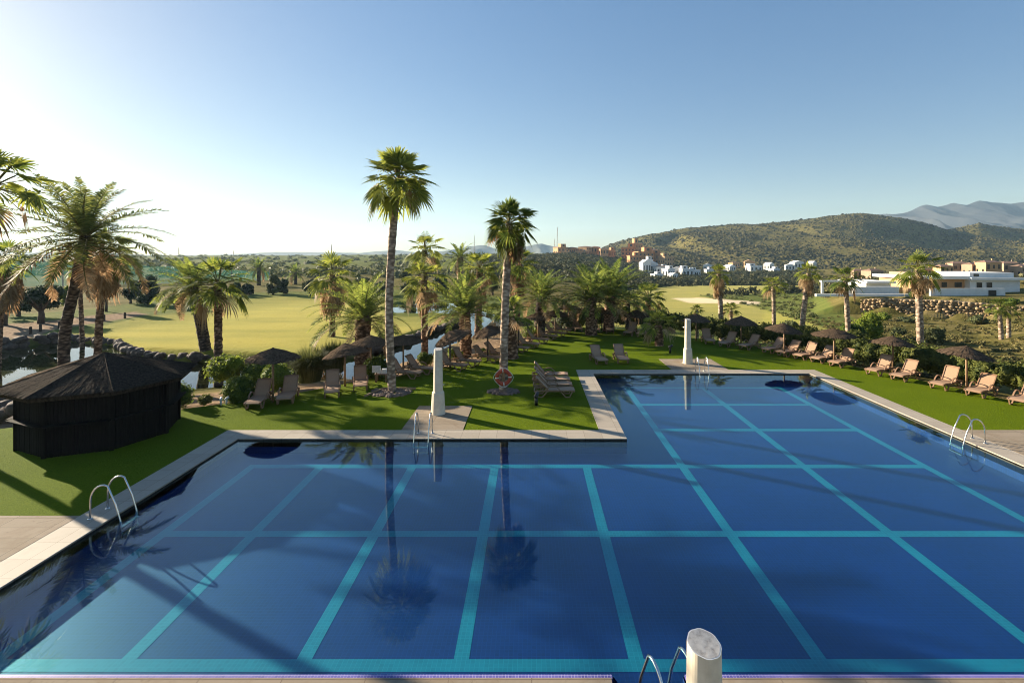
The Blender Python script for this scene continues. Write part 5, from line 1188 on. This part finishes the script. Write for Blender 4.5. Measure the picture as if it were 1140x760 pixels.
R1 = [(955,317,11,14,'ochre house at the left end behind the modern villa','hip',2,172),(971,318,15,15,'ochre house with square tower left of the stout bearded palm','hip',2,165),(1050,312,13,14,'ochre house with hip roof right of the stout bearded palm','hip',2,160),(1066,311,15,16,'brown roofed house second right of the stout bearded palm','hip',2,170),(1082,311,13,15,'terracotta house with chimney in the right row','hip',2,162),(1100,311,16,17,'wide terracotta house with dark windows in the right row','hip',2,158),(1122,311,14,16,'terracotta house near the right edge, stepped roof','hip',2,165),(1137,312,14,14,'terracotta house cut by the right edge of the photo','hip',2,156),(1031,313,12,12,'ochre house just behind the crown of the stout bearded palm','hip',2,175),(1090,306,9,10,'small beige house on the upper row behind the right houses','hip',1,190),(1058,306,8,9,'small house on the upper row right of the stout bearded palm','hip',1,195),(1129,305,9,10,'small beige house at the right end of the upper row','hip',1,188),(1110,305,9,10,'small house with chimney higher up behind the right row','hip',1,185)]
for i, (px, pb, w_, h_, lb, rf, st, Y) in enumerate(R1): house(px, pb, w_*1.1, h_*1.12, lb, ['beige','ochre'][i % 3 == 2], rf, Y=Y, nwin=3, storeys=st, group=gr, kind='terracotta_house', rz=.2*((i*2) % 3)-.2, seed=90+i, chim=True)
# modern white villa with terrace on the retaining wall
def modern():
    Y = 73; k = Y/F; X = lambda px: (px-PX)/F*Y; Z = lambda py: H-(py-PY)/F*Y
    P = Vector((X(1045), Y, T(X(1045), Y))); root = thing('modern_villa', 'low white modern villa with flat roofs and dark windows above the stone retaining wall', 'villa', P)
    def bx(nm, x0, x1, y0, y1, d0, d1, m, par=root):
        mb = MB(); mb.box(((X(x0)+X(x1))/2-P.x, (d0+d1)/2-P.y, (Z(y0)+Z(y1))/2-P.z), (abs(X(x1)-X(x0)), d1-d0, abs(Z(y1)-Z(y0)))); return obj(nm, mb.mesh(nm, M[m]), par)
    bx('wall', 1058, 1120, 313, 333, 80, 88, 'ochre'); bx('wall', 1120, 1180, 314, 333, 79, 88, 'whitewall'); bx('wall', 1000, 1030, 318, 333, 80, 86, 'whitewall')
    bx('upper_storey', 1126, 1180, 305.5, 311.2, 80, 87, 'whitewall'); bx('window', 1131, 1137, 307, 310, 79.9, 80.1, 'glass'); bx('upper_storey', 1066, 1092, 305.8, 309.7, 81.5, 87, 'beige'); bx('window', 1074, 1080, 307, 309, 81.4, 81.6, 'glass')
    bx('roof', 1054, 1124, 309.5, 313, 79, 89, 'whitewall'); bx('roof', 1118, 1182, 311, 314, 78.4, 89, 'whitewall'); bx('roof', 998, 1033, 316, 318.3, 79.4, 87, 'whitewall')
    for x0, x1 in ((1079,1085),(1092,1098),(1108,1116),(1128,1134),(1140,1146)): bx('window', x0, x1, 317, 323, 78.9 if x0 > 1119 else 79.9, 79.2 if x0 > 1119 else 80.2, 'glass')
    bx('pergola_post', 919.5, 921.5, 313.5, 327, 74, 74.3, 'whitewall'); bx('pergola_post', 955, 957, 314, 327, 74, 74.3, 'whitewall'); bx('pergola_beam', 919, 958, 312.5, 314.2, 73.9, 74.5, 'whitewall')
    gw_ = MB(); 
    bx('garden_wall', 1030, 1112, 320.5, 331.5, 72, 72.3, 'whitewall'); bx('garden_wall', 950, 1010, 320, 328, 74.6, 74.9, 'whitewall'); bx('terrace_parapet', 898, 1003, 325.6, 328.5, 70.5, 70.9, 'whitewall')
    bx('gate', 1093.5, 1101.5, 322.5, 329.5, 71.9, 72.02, 'black')
modern()
def retaining():
    root = thing('stone_retaining_wall', 'rough yellowish stone retaining wall below the modern villa', 'wall', (0,0,0))
    A, B = Vector((47.0,71.6)), Vector((64.0,58.85)); e = (B-A).normalized(); nrm = Vector((-e.y, e.x))*-1; L = (B-A).length    # nrm points down the slope
    pxof = lambda p: p.x/p.y*F+PX
    top = lambda p: H-(float(np.interp(pxof(p), [950,985,1010,1060,1095,1130,1200],[334,332.5,333.5,335,338,341,341]))-PY)/F*p.y
    core = MB(); n = 90
    for i in range(n):
        p, q = A+e*L*i/n, A+e*L*(i+1)/n; zp, zq = top(p), top(q); p2, q2 = p-nrm*1.3, q-nrm*1.3
        core.add([(p.x,p.y,-3),(q.x,q.y,-3),(q.x,q.y,zq),(p.x,p.y,zp),(p2.x,p2.y,zp),(q2.x,q2.y,zq)], [(0,1,2,3),(3,2,5,4)])
    obj('wall_core', core.mesh('wall_core', M['palerock']), root)
    V = []; Q = []; fr = np.random.default_rng(8)
    t = (1+5**.5)/2; I = np.array([(-1,t,0),(1,t,0),(-1,-t,0),(1,-t,0),(0,-1,t),(0,1,t),(0,-1,-t),(0,1,-t),(t,0,-1),(t,0,1),(-t,0,-1),(-t,0,1)], float)/1.9
    Fi = np.array([(0,11,5),(0,5,1),(0,1,7),(0,7,10),(0,10,11),(1,5,9),(5,11,4),(11,10,2),(10,7,6),(7,1,8),(3,9,4),(3,4,2),(3,2,6),(3,6,8),(3,8,9),(4,9,5),(2,4,11),(6,2,10),(8,6,7),(9,8,1)])
    n = 0
    for r in range(9):
        x = 0.0
        while x < L:
            s_ = fr.uniform(.18,.4); p = A+e*x; z = top(p)-.12-r*.31+fr.uniform(-.07,.07); c = p+nrm*(.02+r*.05+fr.uniform(-.08,.12))
            V.append(np.array([c.x, c.y, z])+I*(.7+.55*fr.random((12,1)))*np.array([s_,s_*.9,s_*.66])); Q.append(Fi+n*12); n += 1; x += s_*1.65
    o = obj('stones', np_mesh('stones', np.concatenate(V), np.concatenate(Q), M['palerock']), root); o['kind'] = 'stuff'
retaining()

# ------------------------------------------------------------------ haze
def haze():
    m = bpy.data.materials.new('haze_air'); m.use_nodes = True; t = m.node_tree; o = t.nodes['Material Output']; t.nodes.remove(t.nodes['Principled BSDF'])
    v = N(t, 'ShaderNodeVolumePrincipled'); v.inputs['Color'].default_value = (.52,.77,1,1); v.inputs['Density'].default_value = HAZE; v.inputs['Anisotropy'].default_value = .25
    t.links.new(v.outputs[0], o.inputs['Volume'])
    mb = MB(); mb.box((0,2000,110), (15000,7000,370)); struct('haze', mb.mesh('haze', m), 'thin pale morning haze over the plain and the far mountains', 'haze', 'stuff')
HAZE = .00012
haze()
